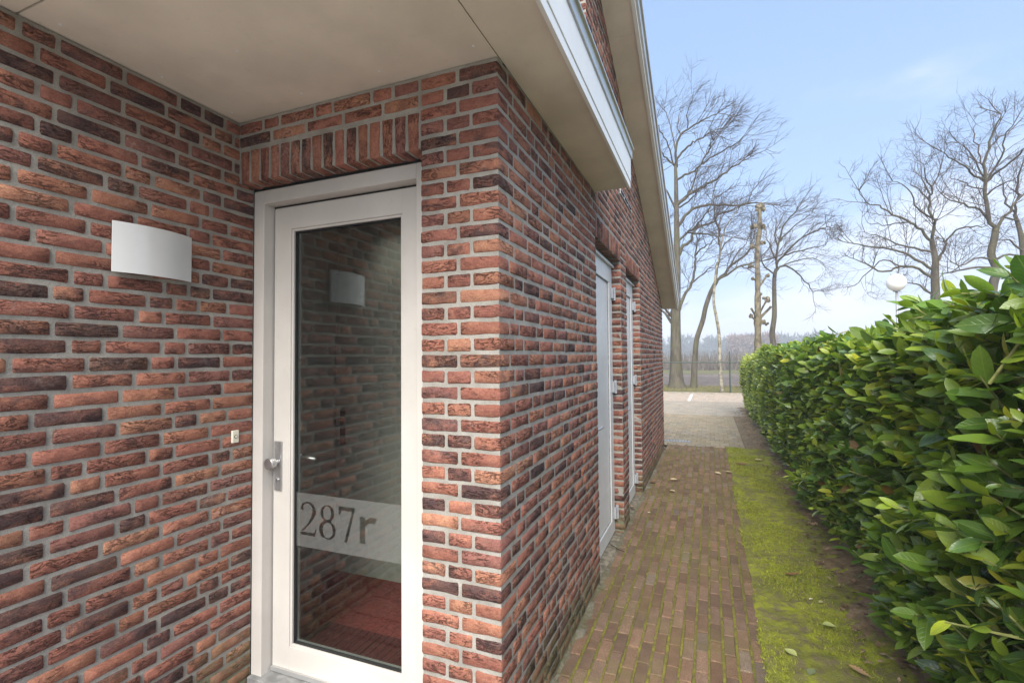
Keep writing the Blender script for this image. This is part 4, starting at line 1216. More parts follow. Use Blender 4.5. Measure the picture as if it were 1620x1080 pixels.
tree('bare_tree', 'tall bare tree with the thickest trunk, beside the corner of the house', 23.5,
     [(1071, 613, 17), (1070, 603, 11.5), (1069.5, 575, 8.9), (1069, 535, 7.9), (1069, 490, 7.4), (1070.5, 440, 6.0), (1071, 404, 5.0), (1070, 330, 3.7), (1069.5, 288, 3.0), (1068.5, 262, 2.2)],
     [(2.0, [(1069, 266), (1072, 251), (1083, 236), (1094, 227), (1103, 221.5), (1116, 214), (1133, 205), (1148, 203)]),
      (2.0, [(1069, 262), (1070, 233), (1076.5, 214), (1088.5, 205), (1099.6, 197), (1112.6, 190), (1125.5, 183.5), (1135, 179)]),
      (1.0, [(1088, 205), (1087.6, 190), (1089, 173), (1096, 157)]),
      (1.0, [(1076.5, 214), (1071, 201), (1073.7, 188), (1075.5, 171.5)]),
      (1.6, [(1068, 264), (1055, 251), (1046, 240), (1036, 225)]),
      (1.3, [(1066, 262), (1060, 236), (1053, 220), (1044, 207), (1038, 190)]),
      (1.2, [(1069, 240), (1064, 214), (1058, 190), (1052, 176)]),
      (1.9, [(1071, 284), (1085, 277), (1099.6, 269.6), (1109, 260), (1120, 240), (1123.7, 231), (1129, 221.5)]),
      (2.0, [(1072, 319), (1085, 310), (1094, 299), (1101.5, 273), (1109, 258.5), (1116, 246)]),
      (2.5, [(1072, 324), (1090, 308.5), (1109, 297), (1123.7, 288), (1138.5, 280), (1153, 268), (1168, 260), (1186.7, 249)]),
      (1.4, [(1109, 260), (1124, 249), (1138.5, 242), (1153, 234), (1164, 227), (1181, 214)]),
      (1.6, [(1072, 328), (1088.5, 319.6), (1099.6, 308.5), (1112, 296)]),
      (2.6, [(1073, 358), (1085, 341), (1099, 329), (1116, 325), (1138.5, 324), (1161, 325), (1177, 323), (1196, 319.6), (1220, 323)]),
      (2.8, [(1073, 406), (1081, 389), (1094, 380), (1096, 369), (1107, 358), (1125.5, 352), (1138.5, 339), (1161, 332), (1184, 318)]),
      (2.0, [(1073, 384), (1085, 369), (1098, 361.5), (1109, 348.5), (1120, 334), (1130, 312)]),
      (1.6, [(1085, 369), (1101.5, 369), (1120, 370), (1135, 374), (1149.6, 373.5), (1166, 377)]),
      (2.6, [(1075, 490), (1083, 467), (1094, 448.5), (1099.6, 422.6), (1099.6, 404), (1103, 384), (1101.5, 372)]),
      (1.4, [(1099.6, 404), (1109, 395), (1124, 384), (1135, 374)]),
      (1.4, [(1094, 448), (1109, 437), (1120, 426), (1131, 423.5)]),
      (2.6, [(1064, 512), (1056, 500), (1046, 489), (1034, 470)]), (2.4, [(1064, 500), (1056, 492), (1048, 478), (1040, 455)]),
      (2.0, [(1068, 450), (1060, 430), (1050, 400), (1040, 360)]), (1.7, [(1068, 330), (1056, 305), (1046, 280), (1040, 262)])],
     'oakbark', WIND, 3, 1.15, 2.0)
tree('bare_tree', 'thin bare tree leaning right, next to the thickest trunk', 23.7,
     [(1097, 613, 6.5), (1098, 600, 5.0), (1099, 573, 4.2), (1101, 545, 3.9), (1104, 530, 3.8), (1112, 506, 3.7), (1116, 487, 3.5), (1124, 463, 3.3), (1134, 444, 3.2)],
     [(2.4, [(1134, 444), (1146, 433.7), (1157, 420.7), (1172, 408), (1186.7, 395), (1190, 380), (1196, 362)]),
      (1.9, [(1137, 441), (1157, 430), (1172, 420.7), (1190, 417), (1216, 409.6), (1236, 404)]),
      (1.7, [(1132, 446), (1133, 434), (1140, 398.5), (1136.7, 376), (1138.5, 363), (1131, 348.5), (1131, 330), (1128, 310), (1133, 290)]),
      (1.0, [(1157, 420), (1166, 402), (1180, 385), (1188, 366)]), (0.9, [(1172, 420), (1186, 428), (1204, 436)])],
     'oakbark', WIND, 5, 0.95, 2.6)
tree('birch_tree', 'slender pale birch standing at the wire fence', 20.9,
     [(1143.5, 622, 3.6), (1141, 604, 2.8), (1139, 580, 2.6), (1137.6, 530, 2.4), (1133, 500, 2.2), (1129, 476, 2.0), (1131, 445, 1.8), (1134, 420, 1.5)],
     [(1.4, [(1133, 424), (1138.5, 404), (1142, 385.6), (1144, 370.7), (1149.6, 357.8), (1161, 341), (1168, 332)]),
      (0.9, [(1140, 398), (1148, 384), (1163, 374), (1178, 366)]), (0.8, [(1142, 386), (1136, 366), (1140, 344), (1146, 322)])],
     'birchbark', WIND, 8, 0.8, 2.4)
def pollard():
    Y = 21.6; rnd = random.Random(4)
    tk = [(1199, 560, 6.6), (1199, 530, 6.0), (1198.7, 506, 6.0), (1198.7, 490, 5.2), (1198.7, 469, 4.8), (1198.7, 432, 4.6), (1197.8, 408, 4.2), (1198.7, 385.6, 4.0), (1202, 363, 3.6), (1202, 341, 3.2), (1202, 331, 3.4)]
    P = lambda u, v, dy=0.0: onY(u, v, Y+dy)
    b = P(1199, 560); k = (b-CAM).dot(_f)/FPX
    T = thing('pollard_tree', (b.x, b.y, 0), 'pollarded yellowish trunk with knobbly stubs and no crown', 'tree')
    pts = [Vector((b.x, b.y, -0.1)), Vector((b.x, b.y, 0.3))]+[P(u, v) for u, v, r_ in tk]; rs = [9.5*k, 7.5*k]+[r_*k*0.86 for u, v, r_ in tk]
    sp = spline(pts, 4); rr_ = []
    for i in range(len(sp)):
        t = i/4; j = min(int(t), len(rs)-2); rr_.append((rs[j]*(1-(t-j))+rs[j+1]*(t-j))*rnd.uniform(0.86, 1.16))
    MB().tube(sp, rr_, 14).build('trunk', M['planebark'], T, smooth=True)
    def knob(m, c, r_):
        s0 = MB().sphere(c, r_, 10, 7)
        m.add([Vector(v)+Vector((rnd.gauss(0, r_*.16), rnd.gauss(0, r_*.16), rnd.gauss(0, r_*.16))) for v in s0.v], s0.f)
    for (r0, p, kn) in ((2.0, [(1201, 360), (1194, 358)], 3.0), (2.0, [(1203, 360), (1207.5, 358)], 3.0), (2.2, [(1202, 334), (1202, 329)], 4.6), (1.4, [(1202, 334), (1197, 332)], 2.2), (1.4, [(1203, 333), (1208, 331)], 2.4),
                       (2.2, [(1197, 392), (1190, 390)], 3.4), (1.8, [(1200, 388), (1205, 384)], 2.6), (1.6, [(1197, 424), (1187, 421)], 2.4), (1.5, [(1197, 444), (1191, 441)], 2.0),
                       (1.7, [(1200, 455), (1205, 448), (1211, 439), (1215, 436)], 2.2), (1.5, [(1201, 498), (1205, 489), (1211, 478), (1214, 474)], 3.4), (2.2, [(1201, 507), (1205, 500), (1219, 486)], 1.6),
                       (1.8, [(1197, 505), (1194, 497), (1189, 488.5)], 1.4), (1.5, [(1196, 507), (1188, 500)], 2.6), (2.0, [(1201, 510), (1208, 509)], 2.8), (1.2, [(1199, 468), (1204, 465)], 1.7)):
        m = MB(); dy = rnd.uniform(-0.25, 0.15)
        q = [P(u, v, dy*i) for i, (u, v) in enumerate(p)]
        m.tube(q, [r0*k*(1-0.25*i/len(q)) for i in range(len(q))], 8)
        kn *= 1.25; knob(m, q[-1], kn*k)
        if kn > 2.2:
            for _ in range(3): knob(m, q[-1]+Vector((rnd.gauss(0, kn*k*.7), rnd.gauss(0, kn*k*.5), rnd.gauss(0, kn*k*.6))), kn*k*0.55)
        m.build('stub', M['planebark'], T)
pollard()
tree('bare_tree', 'small windswept bare tree just right of the pollarded trunk', 26.5,
     [(1222.5, 560, 4.6), (1223.6, 545, 4.4), (1221.5, 527, 4.0), (1225, 500, 3.6), (1225, 470, 3.2), (1225, 440.5, 3.0), (1228, 425, 2.4)],
     [(1.7, [(1227, 430), (1239, 420), (1259, 430), (1280, 450), (1286, 462)]), (1.9, [(1228, 428), (1229, 415), (1231, 384.5), (1239, 359), (1249, 344), (1262, 330)]),
      (1.9, [(1229, 418), (1239, 405), (1264, 379), (1295, 364), (1308, 358)]), (1.6, [(1226, 440), (1221, 430), (1208, 420), (1203, 405), (1204, 388)]), (1.4, [(1229, 414), (1222, 398), (1214, 380), (1212, 362)]),
      (1.3, [(1231, 385), (1244, 370), (1262, 352), (1284, 338)]), (1.3, [(1240, 404), (1262, 398), (1288, 392), (1306, 388)]), (1.2, [(1231, 395), (1226, 372), (1232, 352), (1243, 335)]),
      (1.1, [(1239, 420), (1262, 412), (1286, 408), (1300, 414)])],
     'oakbark', WIND, 9, 0.95, 2.5)
WIND2 = Vector((0.5, 0, 0.3))
tree('oak_tree', 'broad bare oak behind the white globe lamp', 23.2,
     [(1480, 480, 6.4), (1480, 462, 5.8), (1479, 435.5, 5.4), (1480, 412, 4.4), (1475, 385, 3.6), (1474.8, 379, 3.2)],
     [(2.4, [(1474.8, 380), (1478, 361.5), (1478, 349.6), (1470, 338), (1472, 314), (1475, 302), (1484, 278.5)]),
      (1.4, [(1472, 308), (1463, 290), (1457, 261)]),
      (2.2, [(1474, 382), (1457, 364), (1442, 352.6), (1418.5, 341), (1403.7, 335), (1392, 326), (1371, 320), (1359, 302)]),
      (1.6, [(1474, 345), (1463, 338), (1448, 323), (1436, 296), (1412.6, 287)]),
      (2.2, [(1479, 420), (1490, 403), (1495.6, 388), (1492.6, 379), (1480, 376)]),
      (1.5, [(1494, 384), (1513, 364), (1537, 358.5), (1561, 357)]),
      (2.3, [(1478, 427), (1448, 409), (1418.5, 397), (1389, 391), (1359, 388), (1333, 382)]),
      (1.9, [(1477, 400), (1448, 392.6), (1418.5, 385), (1398, 376), (1368, 367)]),
      (2.3, [(1478, 442), (1454, 427), (1424, 421), (1398, 430), (1371, 418), (1350, 409)]),
      (2.0, [(1478, 470), (1457, 453), (1433, 444.5)]), (1.2, [(1442, 352), (1424, 352), (1398, 356), (1372, 352)]), (1.2, [(1424, 421), (1398, 410), (1372, 432), (1352, 452)]),
      (1.2, [(1470, 318), (1452, 300), (1440, 290)]), (1.3, [(1475, 302), (1466, 280), (1462, 262)])],
     'oakbark', WIND2, 21, 0.95, 2.1)
tree('oak_tree', 'tall bare oak rising highest above the hedge at the right', 22.8,
     [(1569, 480, 7.0), (1571, 450, 6.2), (1577, 427, 5.6), (1568, 403, 5.0), (1572.6, 379, 4.8), (1575.6, 361.5, 4.4)],
     [(3.2, [(1575, 362), (1564, 344), (1558, 314), (1559, 287), (1555, 261), (1564, 234), (1573, 204), (1584, 181)]),
      (1.8, [(1558, 286), (1537, 272.6), (1519, 258), (1501.5, 249), (1490, 240)]),
      (1.4, [(1556, 280), (1534, 240), (1516, 226)]),
      (1.9, [(1560, 288), (1581.5, 269.6), (1605, 252), (1620, 234), (1640, 222)]),
      (1.6, [(1562, 284), (1584, 249), (1590, 219), (1604, 196)]),
      (1.9, [(1569, 354), (1549, 332), (1525, 323), (1507, 317), (1490, 306)]),
      (2.4, [(1577, 363), (1596, 335), (1614, 311), (1640, 290)]),
      (1.9, [(1571, 423), (1537, 424), (1507, 430), (1490, 433)]),
      (1.5, [(1572, 411), (1543, 409), (1519, 421), (1504, 414)]),
      (2.0, [(1572, 410), (1596, 403), (1614, 406), (1640, 400)]), (1.3, [(1560, 300), (1541, 296), (1520, 286), (1504, 280)]), (1.3, [(1556, 262), (1548, 240), (1540, 214), (1544, 196)]),
      (1.3, [(1564, 234), (1580, 218), (1600, 206), (1618, 188)]), (1.2, [(1559, 310), (1576, 296), (1592, 288), (1610, 280)])],
     'oakbark', WIND2, 33, 1.0, 2.1)
tree('oak_tree', 'bare oak cut off by the right edge of the picture', 24.5,
     [(1624, 480, 5.0), (1622, 440, 4.5), (1618.5, 400, 3.8), (1614, 367, 3.2), (1605, 338, 2.4)],
     [(1.8, [(1606, 340), (1608, 310), (1614, 278.5), (1620, 250)]), (1.6, [(1606, 342), (1592, 322), (1590, 300), (1584, 280)]), (1.8, [(1616, 380), (1636, 350), (1660, 330)]), (1.6, [(1618, 398), (1600, 384), (1580, 380)]),
      (1.5, [(1610, 352), (1596, 345), (1580, 346)])],
     'oakbark', WIND2, 37, 0.9, 2.0)

# ------------------------------------------------------------------ laurel hedge
def leaf_template(seg=4, fold=0.22, droop=0.16, widest=0.45):
    """a blade along +x of length 1, width 1 (scaled later), folded on the midrib, tip drooping; three rows of points"""
    V = []; B = []
    for i in range(seg+1):
        t = i/seg
        w = 0.5*(math.sin(math.pi*t**0.92)**0.62) if 0 < t < 1 else 0.012
        for s in (-1, 0, 1):
            V.append((t, s*w, abs(s)*w*fold-droop*t*t)); B.append((t, s*w*2, 0))
    F = []
    for i in range(seg):
        for s in (0, 1):
            a = i*3+s
            F.append((a, a+3, a+4, a+1))
    return np.array(V), np.array(B), np.array(F)
LV, LB, LF = leaf_template(5)
def hedge_surface(n, near_bias=False):
    """points with outward normals on the clipped, slightly bulging faces of the hedge"""
    y = rng.uniform(0.9, 14.4, n)
    return y
hx_face = lambda y, z: 0.86-0.09*np.sin(np.clip(z, 0, 1.7)/1.7*np.pi*0.80)+0.035*np.sin(y*2.1)+0.03*np.sin(y*5.3+1)+0.025*np.sin(z*6+y*3.1)
hz_top = lambda y: 1.595-0.028*np.clip(y-9, 0, 9)+0.24*np.exp(-(np.clip(y, 0.8, 20)-0.8)/1.3)-0.003*np.clip(y, 0, 20)+0.025*np.sin(y*3.3)+0.02*np.sin(y*7.1+2)
def shoots():
    P0, N, dens = [], [], []
    # side towards the path
    n = 4600
    y = 0.95+13.45*rng.uniform(0, 1, n)**1.12; z = rng.uniform(0.07, 1.0, n)**0.9*hz_top(y)
    x = hx_face(y, z)+rng.uniform(0.0, 0.09, n)
    P0.append(np.stack([x, y, z], 1)); N.append(np.stack([-np.ones(n), rng.normal(0, .45, n), rng.normal(0.35, .45, n)], 1))
    # top
    n = 1700
    y = rng.uniform(0.95, 14.4, n); x = 0.80+rng.uniform(0, 1, n)**1.4*1.25
    z = hz_top(y)-0.10*np.exp(-((x-0.80)/0.10)**2)+0.03*np.sin(x*7+y*4)-0.03
    P0.append(np.stack([x, y, z], 1)); N.append(np.stack([rng.normal(-.3, .5, n), rng.normal(0, .5, n), np.ones(n)], 1))
    # far end
    n = 260
    x = rng.uniform(0.82, 2.0, n); z = rng.uniform(0.1, 1.5, n); y = 14.4+rng.uniform(-.05, .05, n)
    P0.append(np.stack([x, y, z], 1)); N.append(np.stack([rng.normal(0, .5, n), np.ones(n), rng.normal(.3, .4, n)], 1))
    n = 320
    x = rng.uniform(0.80, 2.0, n); z = rng.uniform(0.1, 1.65, n); y = 0.95+rng.uniform(-.05, .08, n)
    P0.append(np.stack([x, y, z], 1)); N.append(np.stack([rng.normal(0, .5, n), -np.ones(n), rng.normal(.3, .4, n)], 1))
    P0 = np.concatenate(P0); N = np.concatenate(N); N /= np.linalg.norm(N, axis=1)[:, None]
    return P0, N
SP, SN = shoots()
# a few long new shoots that stand out of the clipped face
nl = 16
ly = 1.15+rng.uniform(0, 1, nl)**1.6*4.5; lz = rng.uniform(0.2, 0.86, nl)*hz_top(ly); lx = hx_face(ly, np.minimum(lz, 1.5))-0.02
SP = np.concatenate([SP, np.stack([lx, ly, lz], 1)]); ln_ = np.stack([rng.normal(-.8, .3, nl), rng.normal(0, .5, nl), rng.normal(.35, .3, nl)], 1)
SN = np.concatenate([SN, ln_/np.linalg.norm(ln_, axis=1)[:, None]])
leafP, leafX, leafZ, leafL, leafC = [], [], [], [], []
stem = MB()
GREEN = np.array([(0.100, 0.180, 0.026), (0.072, 0.142, 0.026), (0.138, 0.222, 0.030), (0.052, 0.112, 0.026), (0.190, 0.270, 0.036), (0.260, 0.310, 0.044)])
GW = np.array([0.27, 0.20, 0.23, 0.10, 0.14, 0.06])
for i in range(len(SP)):
    p = SP[i]; d = SN[i]
    L = rng.uniform(0.09, 0.22); m = rng.integers(5, 9)
    d = d+np.array([0, 0, 0.25]); d /= np.linalg.norm(d)
    start = p-d*L*0.75
    ref = np.cross(d, rng.normal(0, 1, 3)); ref /= np.linalg.norm(ref); bit = np.cross(d, ref)
    a0 = rng.uniform(0, 6.28)
    near = p[1] < 5.5
    longone = i >= len(SP)-nl
    if longone:
        L = rng.uniform(0.18, 0.27); m = rng.integers(7, 11); start = p-d*L*0.35
    if near:
        stem.tube([start-d*0.06, start+d*L*0.5+ref*0.006, start+d*L], [0.0045, 0.0036, 0.0020], 5, False)
    cshoot = GREEN[rng.choice(6, p=GW)]*rng.uniform(0.8, 1.2)
    yellow = min(1.0, max(0.0, (p[1]-6.5)/5.0))*0.75
    for k in range(m):
        t = (k+0.6)/m; a = a0+k*2.4
        out = ref*math.cos(a)+bit*math.sin(a)
        ang = 1.15-0.75*t+rng.normal(0, .12)
        x = d*math.cos(ang)+out*math.sin(ang)
        x = x*np.array([1, 1, 0.75])+rng.normal(0, .15, 3); x /= np.linalg.norm(x)
        zz = d*math.sin(ang)-out*math.cos(ang)           # upper side faces along the shoot
        zz = zz*0.9+np.array([-0.25, 0, 0.55])+rng.normal(0, .42, 3)
        zz = zz-x*zz.dot(x); zz /= np.linalg.norm(zz)
        leafP.append(start+d*L*t); leafX.append(x); leafZ.append(zz)
        leafL.append((rng.uniform(0.032, 0.055) if rng.random() < 0.16 else rng.uniform(0.060, 0.122))*(1.0 if t < 0.85 else 0.72)*(1-0.4*yellow/0.75))
        c = cshoot*rng.uniform(0.85, 1.18)
        if t > 0.85: c = c*np.array([1.5, 1.3, 1.0])
        c = c*(1-yellow)+np.array([0.330, 0.370, 0.085])*yellow
        q_ = rng.random()
        if q_ < 0.006: c = np.array([0.30, 0.29, 0.04])
        elif q_ < 0.014: c = np.array([0.17, 0.10, 0.04])
        leafC.append(c)
# leaves deeper inside, so the hedge is closed
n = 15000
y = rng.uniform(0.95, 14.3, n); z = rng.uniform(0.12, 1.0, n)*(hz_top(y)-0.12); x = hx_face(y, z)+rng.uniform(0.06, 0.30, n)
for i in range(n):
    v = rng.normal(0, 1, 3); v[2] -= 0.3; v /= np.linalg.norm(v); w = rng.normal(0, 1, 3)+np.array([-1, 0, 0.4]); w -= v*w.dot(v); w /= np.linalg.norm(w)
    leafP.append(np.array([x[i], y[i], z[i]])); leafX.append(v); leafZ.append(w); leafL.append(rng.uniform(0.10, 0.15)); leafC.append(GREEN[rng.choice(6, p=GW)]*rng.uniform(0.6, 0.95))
leafP, leafX, leafZ, leafL, leafC = map(np.array, (leafP, leafX, leafZ, leafL, leafC))
leafY = np.cross(leafZ, leafX)
wid = leafL*rng.uniform(0.36, 0.50, len(leafL))
fold = rng.uniform(0.5, 1.6, len(leafL)); droop = rng.uniform(-0.3, 1.9, len(leafL))
hedge = thing('laurel_hedge', (1.3, 7.6, 0), 'clipped evergreen laurel hedge with large glossy leaves along the path', 'hedge')
rel = leafP-np.array([0, 0, CAMH]); fdist = rel @ np.array(_f); uu = 810+FPX*(rel @ np.array(_r))/fdist; v_ = 540-FPX*(rel @ np.array(_u))/fdist
vis = (fdist > 0.3) & (uu > 1150) & (uu < 1640) & (v_ > 380) & (v_ < 1110)
front = np.zeros(len(leafL)); front[:] = leafL/np.maximum(fdist, .3)
depth_in = leafP[:, 0]-hx_face(leafP[:, 1], leafP[:, 2])
score = np.where(vis & (depth_in < 0.08), front, 0)
order = np.argsort(-score); big = set(order[:300].tolist())
rest = np.array([i for i in range(len(leafL)) if i not in big])
def leaf_block(idx):
    T = LV[None].repeat(len(idx), 0).copy()
    T[:, :, 1] *= wid[idx, None]; z0 = T[:, :, 2].copy()
    T[:, :, 2] = np.abs(T[:, :, 1])*0.22*fold[idx, None]-0.16*droop[idx, None]*T[:, :, 0]**2*leafL[idx, None]
    T[:, :, 0] *= leafL[idx, None]
    W = leafP[idx, None]+T[:, :, 0:1]*leafX[idx, None]+T[:, :, 1:2]*leafY[idx, None]+T[:, :, 2:3]*leafZ[idx, None]
    V = W.reshape(-1, 3); nv = len(LV)
    F = (LF[None]+np.arange(len(idx))[:, None, None]*nv).reshape(-1, 4)
    C = np.concatenate([np.repeat(leafC[idx], nv, 0), np.ones((len(idx)*nv, 1))], 1)
    B = np.tile(LB, (len(idx), 1))
    return V, F, C, B
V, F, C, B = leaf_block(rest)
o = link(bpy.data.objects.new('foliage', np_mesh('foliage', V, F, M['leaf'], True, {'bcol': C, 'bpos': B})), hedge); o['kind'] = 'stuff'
variants = []
LV2, LB2, LF2 = leaf_template(6)
for k in range(10):
    fo_, dr_ = random.uniform(0.10, 0.36), random.uniform(-0.05, 0.30)
    T = LV2.copy(); T[:, 1] *= random.uniform(0.36, 0.50); sgn = random.uniform(-0.10, 0.10)
    T[:, 2] = np.abs(T[:, 1])*fo_-dr_*T[:, 0]**2+0.018*np.sin(T[:, 0]*9+k)*np.sign(T[:, 1])
    T[:, 1] += sgn*T[:, 0]**2
    variants.append(np_mesh('leaf', T, LF2, M['leaf'], True, {'bcol': np.ones((len(T), 4)), 'bpos': LB2}))
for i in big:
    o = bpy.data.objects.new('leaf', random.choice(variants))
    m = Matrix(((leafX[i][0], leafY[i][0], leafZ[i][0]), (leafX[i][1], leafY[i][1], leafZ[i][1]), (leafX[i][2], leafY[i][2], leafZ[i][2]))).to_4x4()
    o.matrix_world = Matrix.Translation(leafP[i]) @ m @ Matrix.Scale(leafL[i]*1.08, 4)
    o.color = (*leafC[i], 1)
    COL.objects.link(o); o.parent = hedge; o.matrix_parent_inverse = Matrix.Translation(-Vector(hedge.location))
# branches inside
for i in range(46):
    y = 1.0+i*0.295+random.uniform(-.1, .1); x = 1.25+random.uniform(-.15, .3)
    stem.tube([(x, y, -0.03), (x+random.uniform(-.05, .05), y+random.uniform(-.05, .05), 0.5), (x-0.1+random.uniform(-.15, .15), y+random.uniform(-.2, .2), 1.35)], [0.022, 0.017, 0.007], 7)
    for k in range(7):
        z = random.uniform(0.1, 1.3)
        stem.tube([(x, y, z), (x-0.17, y+random.uniform(-.12, .12), z+0.10), (x-0.34+random.uniform(-.06, .06), y+random.uniform(-.2, .2), z+random.uniform(0.1, 0.3))], [0.010, 0.007, 0.003], 5, False)
stem.build('branches', M['stem'], hedge)

# ------------------------------------------------------------------ fallen leaves and a twig
def oak_outline():
    pts = []
    for i in range(15):
        t = i/14; w = 0.24*math.sin(math.pi*t**0.8)*(1.0 if i % 2 else 0.58)+0.012
        pts.append((t, w))
    return pts
def fallen(u, v, kind, size, rot, label, col, curl=0.2):
    p = onZ(u, v, 0.012)
    b = bmesh.new()
    prof = oak_outline() if kind == 'oak' else [(i/10, (0.30*math.sin(math.pi*(i/10)**0.85)+0.006)) for i in range(11)]
    rows = []
    for t, w in prof:
        rows.append([b.verts.new(((t-0.5)*size, s*w*size, (abs(s)*w*0.45+curl*(t-0.45)**2)*size)) for s in (-1, 0, 1)])
    for i in range(len(rows)-1):
        for s in (0, 1): b.faces.new((rows[i][s], rows[i+1][s], rows[i+1][s+1], rows[i][s+1]))
    me = bpy.data.meshes.new('leaf_blade'); b.to_mesh(me); b.free()
    n = len(me.vertices)
    a = me.attributes.new('bcol', 'FLOAT_COLOR', 'POINT'); a.data.foreach_set('color', [1.0]*4*n)
    bp = []
    for t, w in prof:
        for s in (-1, 0, 1): bp += [t, s*1.0, 0]
    a = me.attributes.new('bpos', 'FLOAT_VECTOR', 'POINT'); a.data.foreach_set('vector', bp)
    me.materials.append(M['dryleaf']); me.polygons.foreach_set('use_smooth', [True]*len(me.polygons))
    T = thing('fallen_leaf', (p.x, p.y, 0), label, 'leaf', 'fallen leaves on the path and verge')
    o = bpy.data.objects.new('leaf_blade', me); COL.objects.link(o); o.parent = T
    o.location = (0, 0, 0.016); o.rotation_euler = (random.uniform(-.15, .15), random.uniform(-.15, .15), rot); o.color = (*col, 1)
    st = MB().tube([(-size*0.5, 0, curl*0.2*size), (-size*0.62, 0.004, 0.002), (-size*0.78, 0.012, 0.001)], 0.0013, 5).mesh('leaf_stalk', M['stem'])
    s2 = bpy.data.objects.new('leaf_stalk', st); COL.objects.link(s2); s2.parent = T; s2.location = (0, 0, 0.016); s2.rotation_euler = o.rotation_euler
pale, brown, tan_ = (0.36, 0.40, 0.16), (0.20, 0.105, 0.060), (0.40, 0.29, 0.17)
fallen(1312, 990, 'lau', 0.068, 0.2, 'pale green oval leaf on the moss, farther of the two', pale, 0.1)
fallen(1251, 1033, 'lau', 0.066, 2.4, 'pale green oval leaf on the moss at the path edge', pale, 0.15)
fallen(1284, 1064, 'lau', 0.060, 1.1, 'dull grey green leaf at the bottom edge, beside the brown oak leaf', (0.17, 0.20, 0.11), 0.1)
fallen(1360, 1064, 'oak', 0.095, -0.7, 'light brown oak leaf on the moss at the bottom edge', (0.36, 0.23, 0.14), 0.3)
fallen(1443, 1052, 'oak', 0.120, -0.3, 'dark brown curled oak leaf on bare soil below the hedge', (0.16, 0.09, 0.065), 0.3)
fallen(1299, 953, 'lau', 0.040, 0.9, 'small straw coloured leaf on the moss above the pale green leaf', (0.42, 0.38, 0.2), 0.1)
fallen(1254, 910, 'oak', 0.10, 0.4, 'brown withered leaf in the middle of the moss strip', brown, 0.5)
fallen(1283, 948, 'lau', 0.026, 0.4, 'tiny white leaf scrap on the moss', (0.55, 0.52, 0.42), 0.1)
fallen(1066, 759, 'lau', 0.085, 0.1, 'cream leaf on the path, farther of two near the second door', (0.48, 0.40, 0.26), 0.4)
fallen(1064, 777, 'lau', 0.075, -0.6, 'cream leaf on the path, nearer of two near the second door', (0.46, 0.37, 0.24), 0.3)
fallen(1136, 749, 'lau', 0.085, -0.5, 'cream leaf lying inside the right edge of the path', (0.48, 0.40, 0.27), 0.3)
fallen(1153, 747, 'lau', 0.085, 0.0, 'cream leaf lying right on the edge of the path', (0.48, 0.40, 0.27), 0.3)
fallen(1033, 763, 'oak', 0.11, 0.8, 'brown leaf at the foot of the brick wall past the doors', brown, 0.7)
fallen(1001, 803, 'oak', 0.09, 2.0, 'brown leaf in front of the second white door', (0.26, 0.17, 0.11), 0.7)
fallen(1027, 811, 'lau', 0.030, 0.5, 'tiny white leaf scrap on the path by the second door', (0.6, 0.56, 0.48), 0.1)
fallen(1283, 815, 'lau', 0.075, 0.3, 'tan leaf on bare soil beside the hedge foot', (0.40, 0.27, 0.18), 0.3)
fallen(1286, 830, 'lau', 0.07, 1.5, 'pinkish tan leaf on bare soil, nearer of two at the hedge foot', (0.42, 0.27, 0.19), 0.3)
fallen(1331, 870, 'oak', 0.08, 0.2, 'dark reddish leaf at the hedge foot beside the moss', (0.18, 0.085, 0.06), 0.4)
fallen(1350, 894, 'oak', 0.09, 0.9, 'reddish brown leaf under the overhanging hedge leaves', (0.22, 0.11, 0.075), 0.4)
fallen(1173, 735, 'oak', 0.16, 0.3, 'brown leaf at the far end of the moss strip', brown, 0.5)
fallen(1200, 728, 'lau', 0.10, 0.3, 'yellowish leaf at the far end of the moss strip', (0.42, 0.36, 0.18), 0.3)
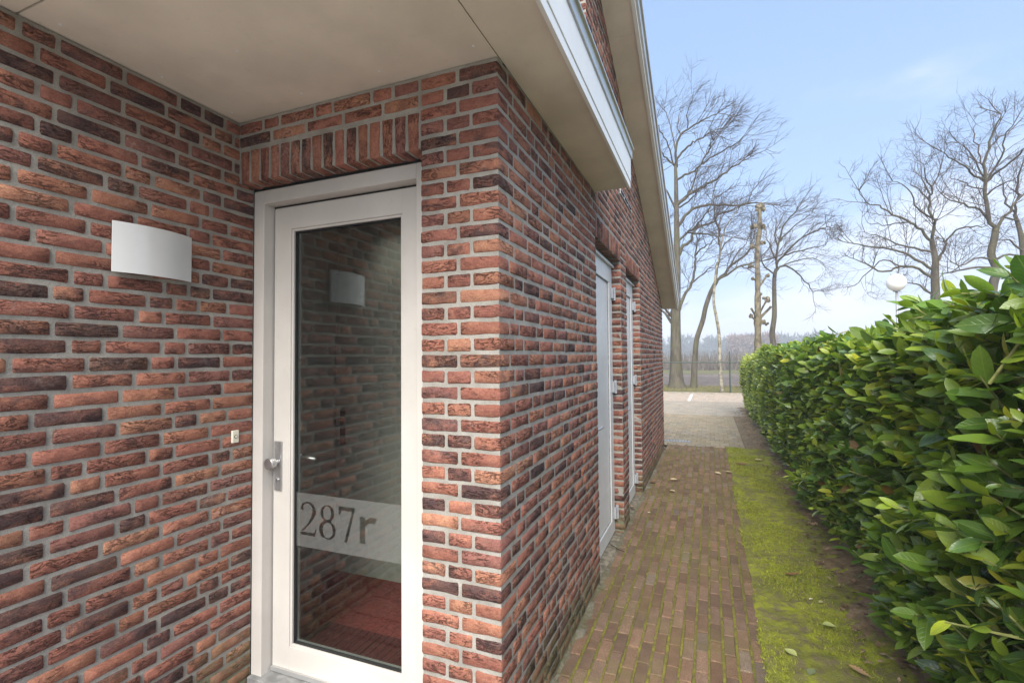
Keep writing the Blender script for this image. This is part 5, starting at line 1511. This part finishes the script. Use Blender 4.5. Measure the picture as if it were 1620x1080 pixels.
# litter under the hedge
def litter(n):
    y = rng.uniform(1.8, 14.0, n); x = np.where(y < 8.6, 0.66+rng.beta(1.2, 2.2, n)*0.40, 0.52+rng.beta(1.2, 2, n)*0.45)
    return np.stack([x, y, np.full(n, 0.028)], 1)
P0 = litter(900); n = len(P0)
ang = rng.uniform(0, 6.28, n); L = rng.uniform(0.012, 0.05, n); tilt = rng.normal(0, .25, n)
T = np.array([(-.5, 0, 0), (0, -.26, .08), (.5, 0, .05), (0, .26, .08)])
ca, sa = np.cos(ang), np.sin(ang)
W = np.stack([T[None, :, 0]*ca[:, None]-T[None, :, 1]*sa[:, None], T[None, :, 0]*sa[:, None]+T[None, :, 1]*ca[:, None], T[None, :, 2]+T[None, :, 0]*tilt[:, None]], -1)*L[:, None, None]+P0[:, None]
cl = np.array([(0.13, 0.075, 0.05), (0.22, 0.14, 0.09), (0.34, 0.25, 0.16), (0.09, 0.055, 0.04)])[rng.integers(0, 4, n)]
C = np.concatenate([np.repeat(cl, 4, 0), np.ones((4*n, 1))], 1)
o = link(bpy.data.objects.new('leaf_litter', np_mesh('leaf_litter', W.reshape(-1, 3), np.arange(4*n).reshape(-1, 4), M['grass'], False, {'bcol': C})))
tag(o, 'small brown leaf litter on the soil under the hedge', 'litter', kind='stuff')
a, b_, c_ = onZ(966, 861, 0.008), onZ(977, 868, 0.010), onZ(988, 872, 0.008)
tg = MB().tube([a, (a+b_)/2+Vector((0, 0, .004)), b_, c_], [0.0035, 0.003, 0.003, 0.002], 6).build('twig', M['dark'])
tag(tg, 'thin black twig on the pavers in front of the first white door', 'twig')

# ------------------------------------------------------------------ haze over the field
hz = NT('haze')
hz.n.remove(hz.p)
pv_ = hz.new('ShaderNodeVolumePrincipled', Density=0.0034)
pv_.inputs['Color'].default_value = (0.86, 0.90, 0.96, 1)
hz.lk(pv_.outputs[0], hz.n['Material Output'].inputs['Volume'])
ho = MB().box(-320, 380, -30, 330, -1.2, 16.0).build('haze', hz.m)
ho['kind'] = 'stuff'
tag(ho, 'thin pale haze in the air over the field', 'haze')
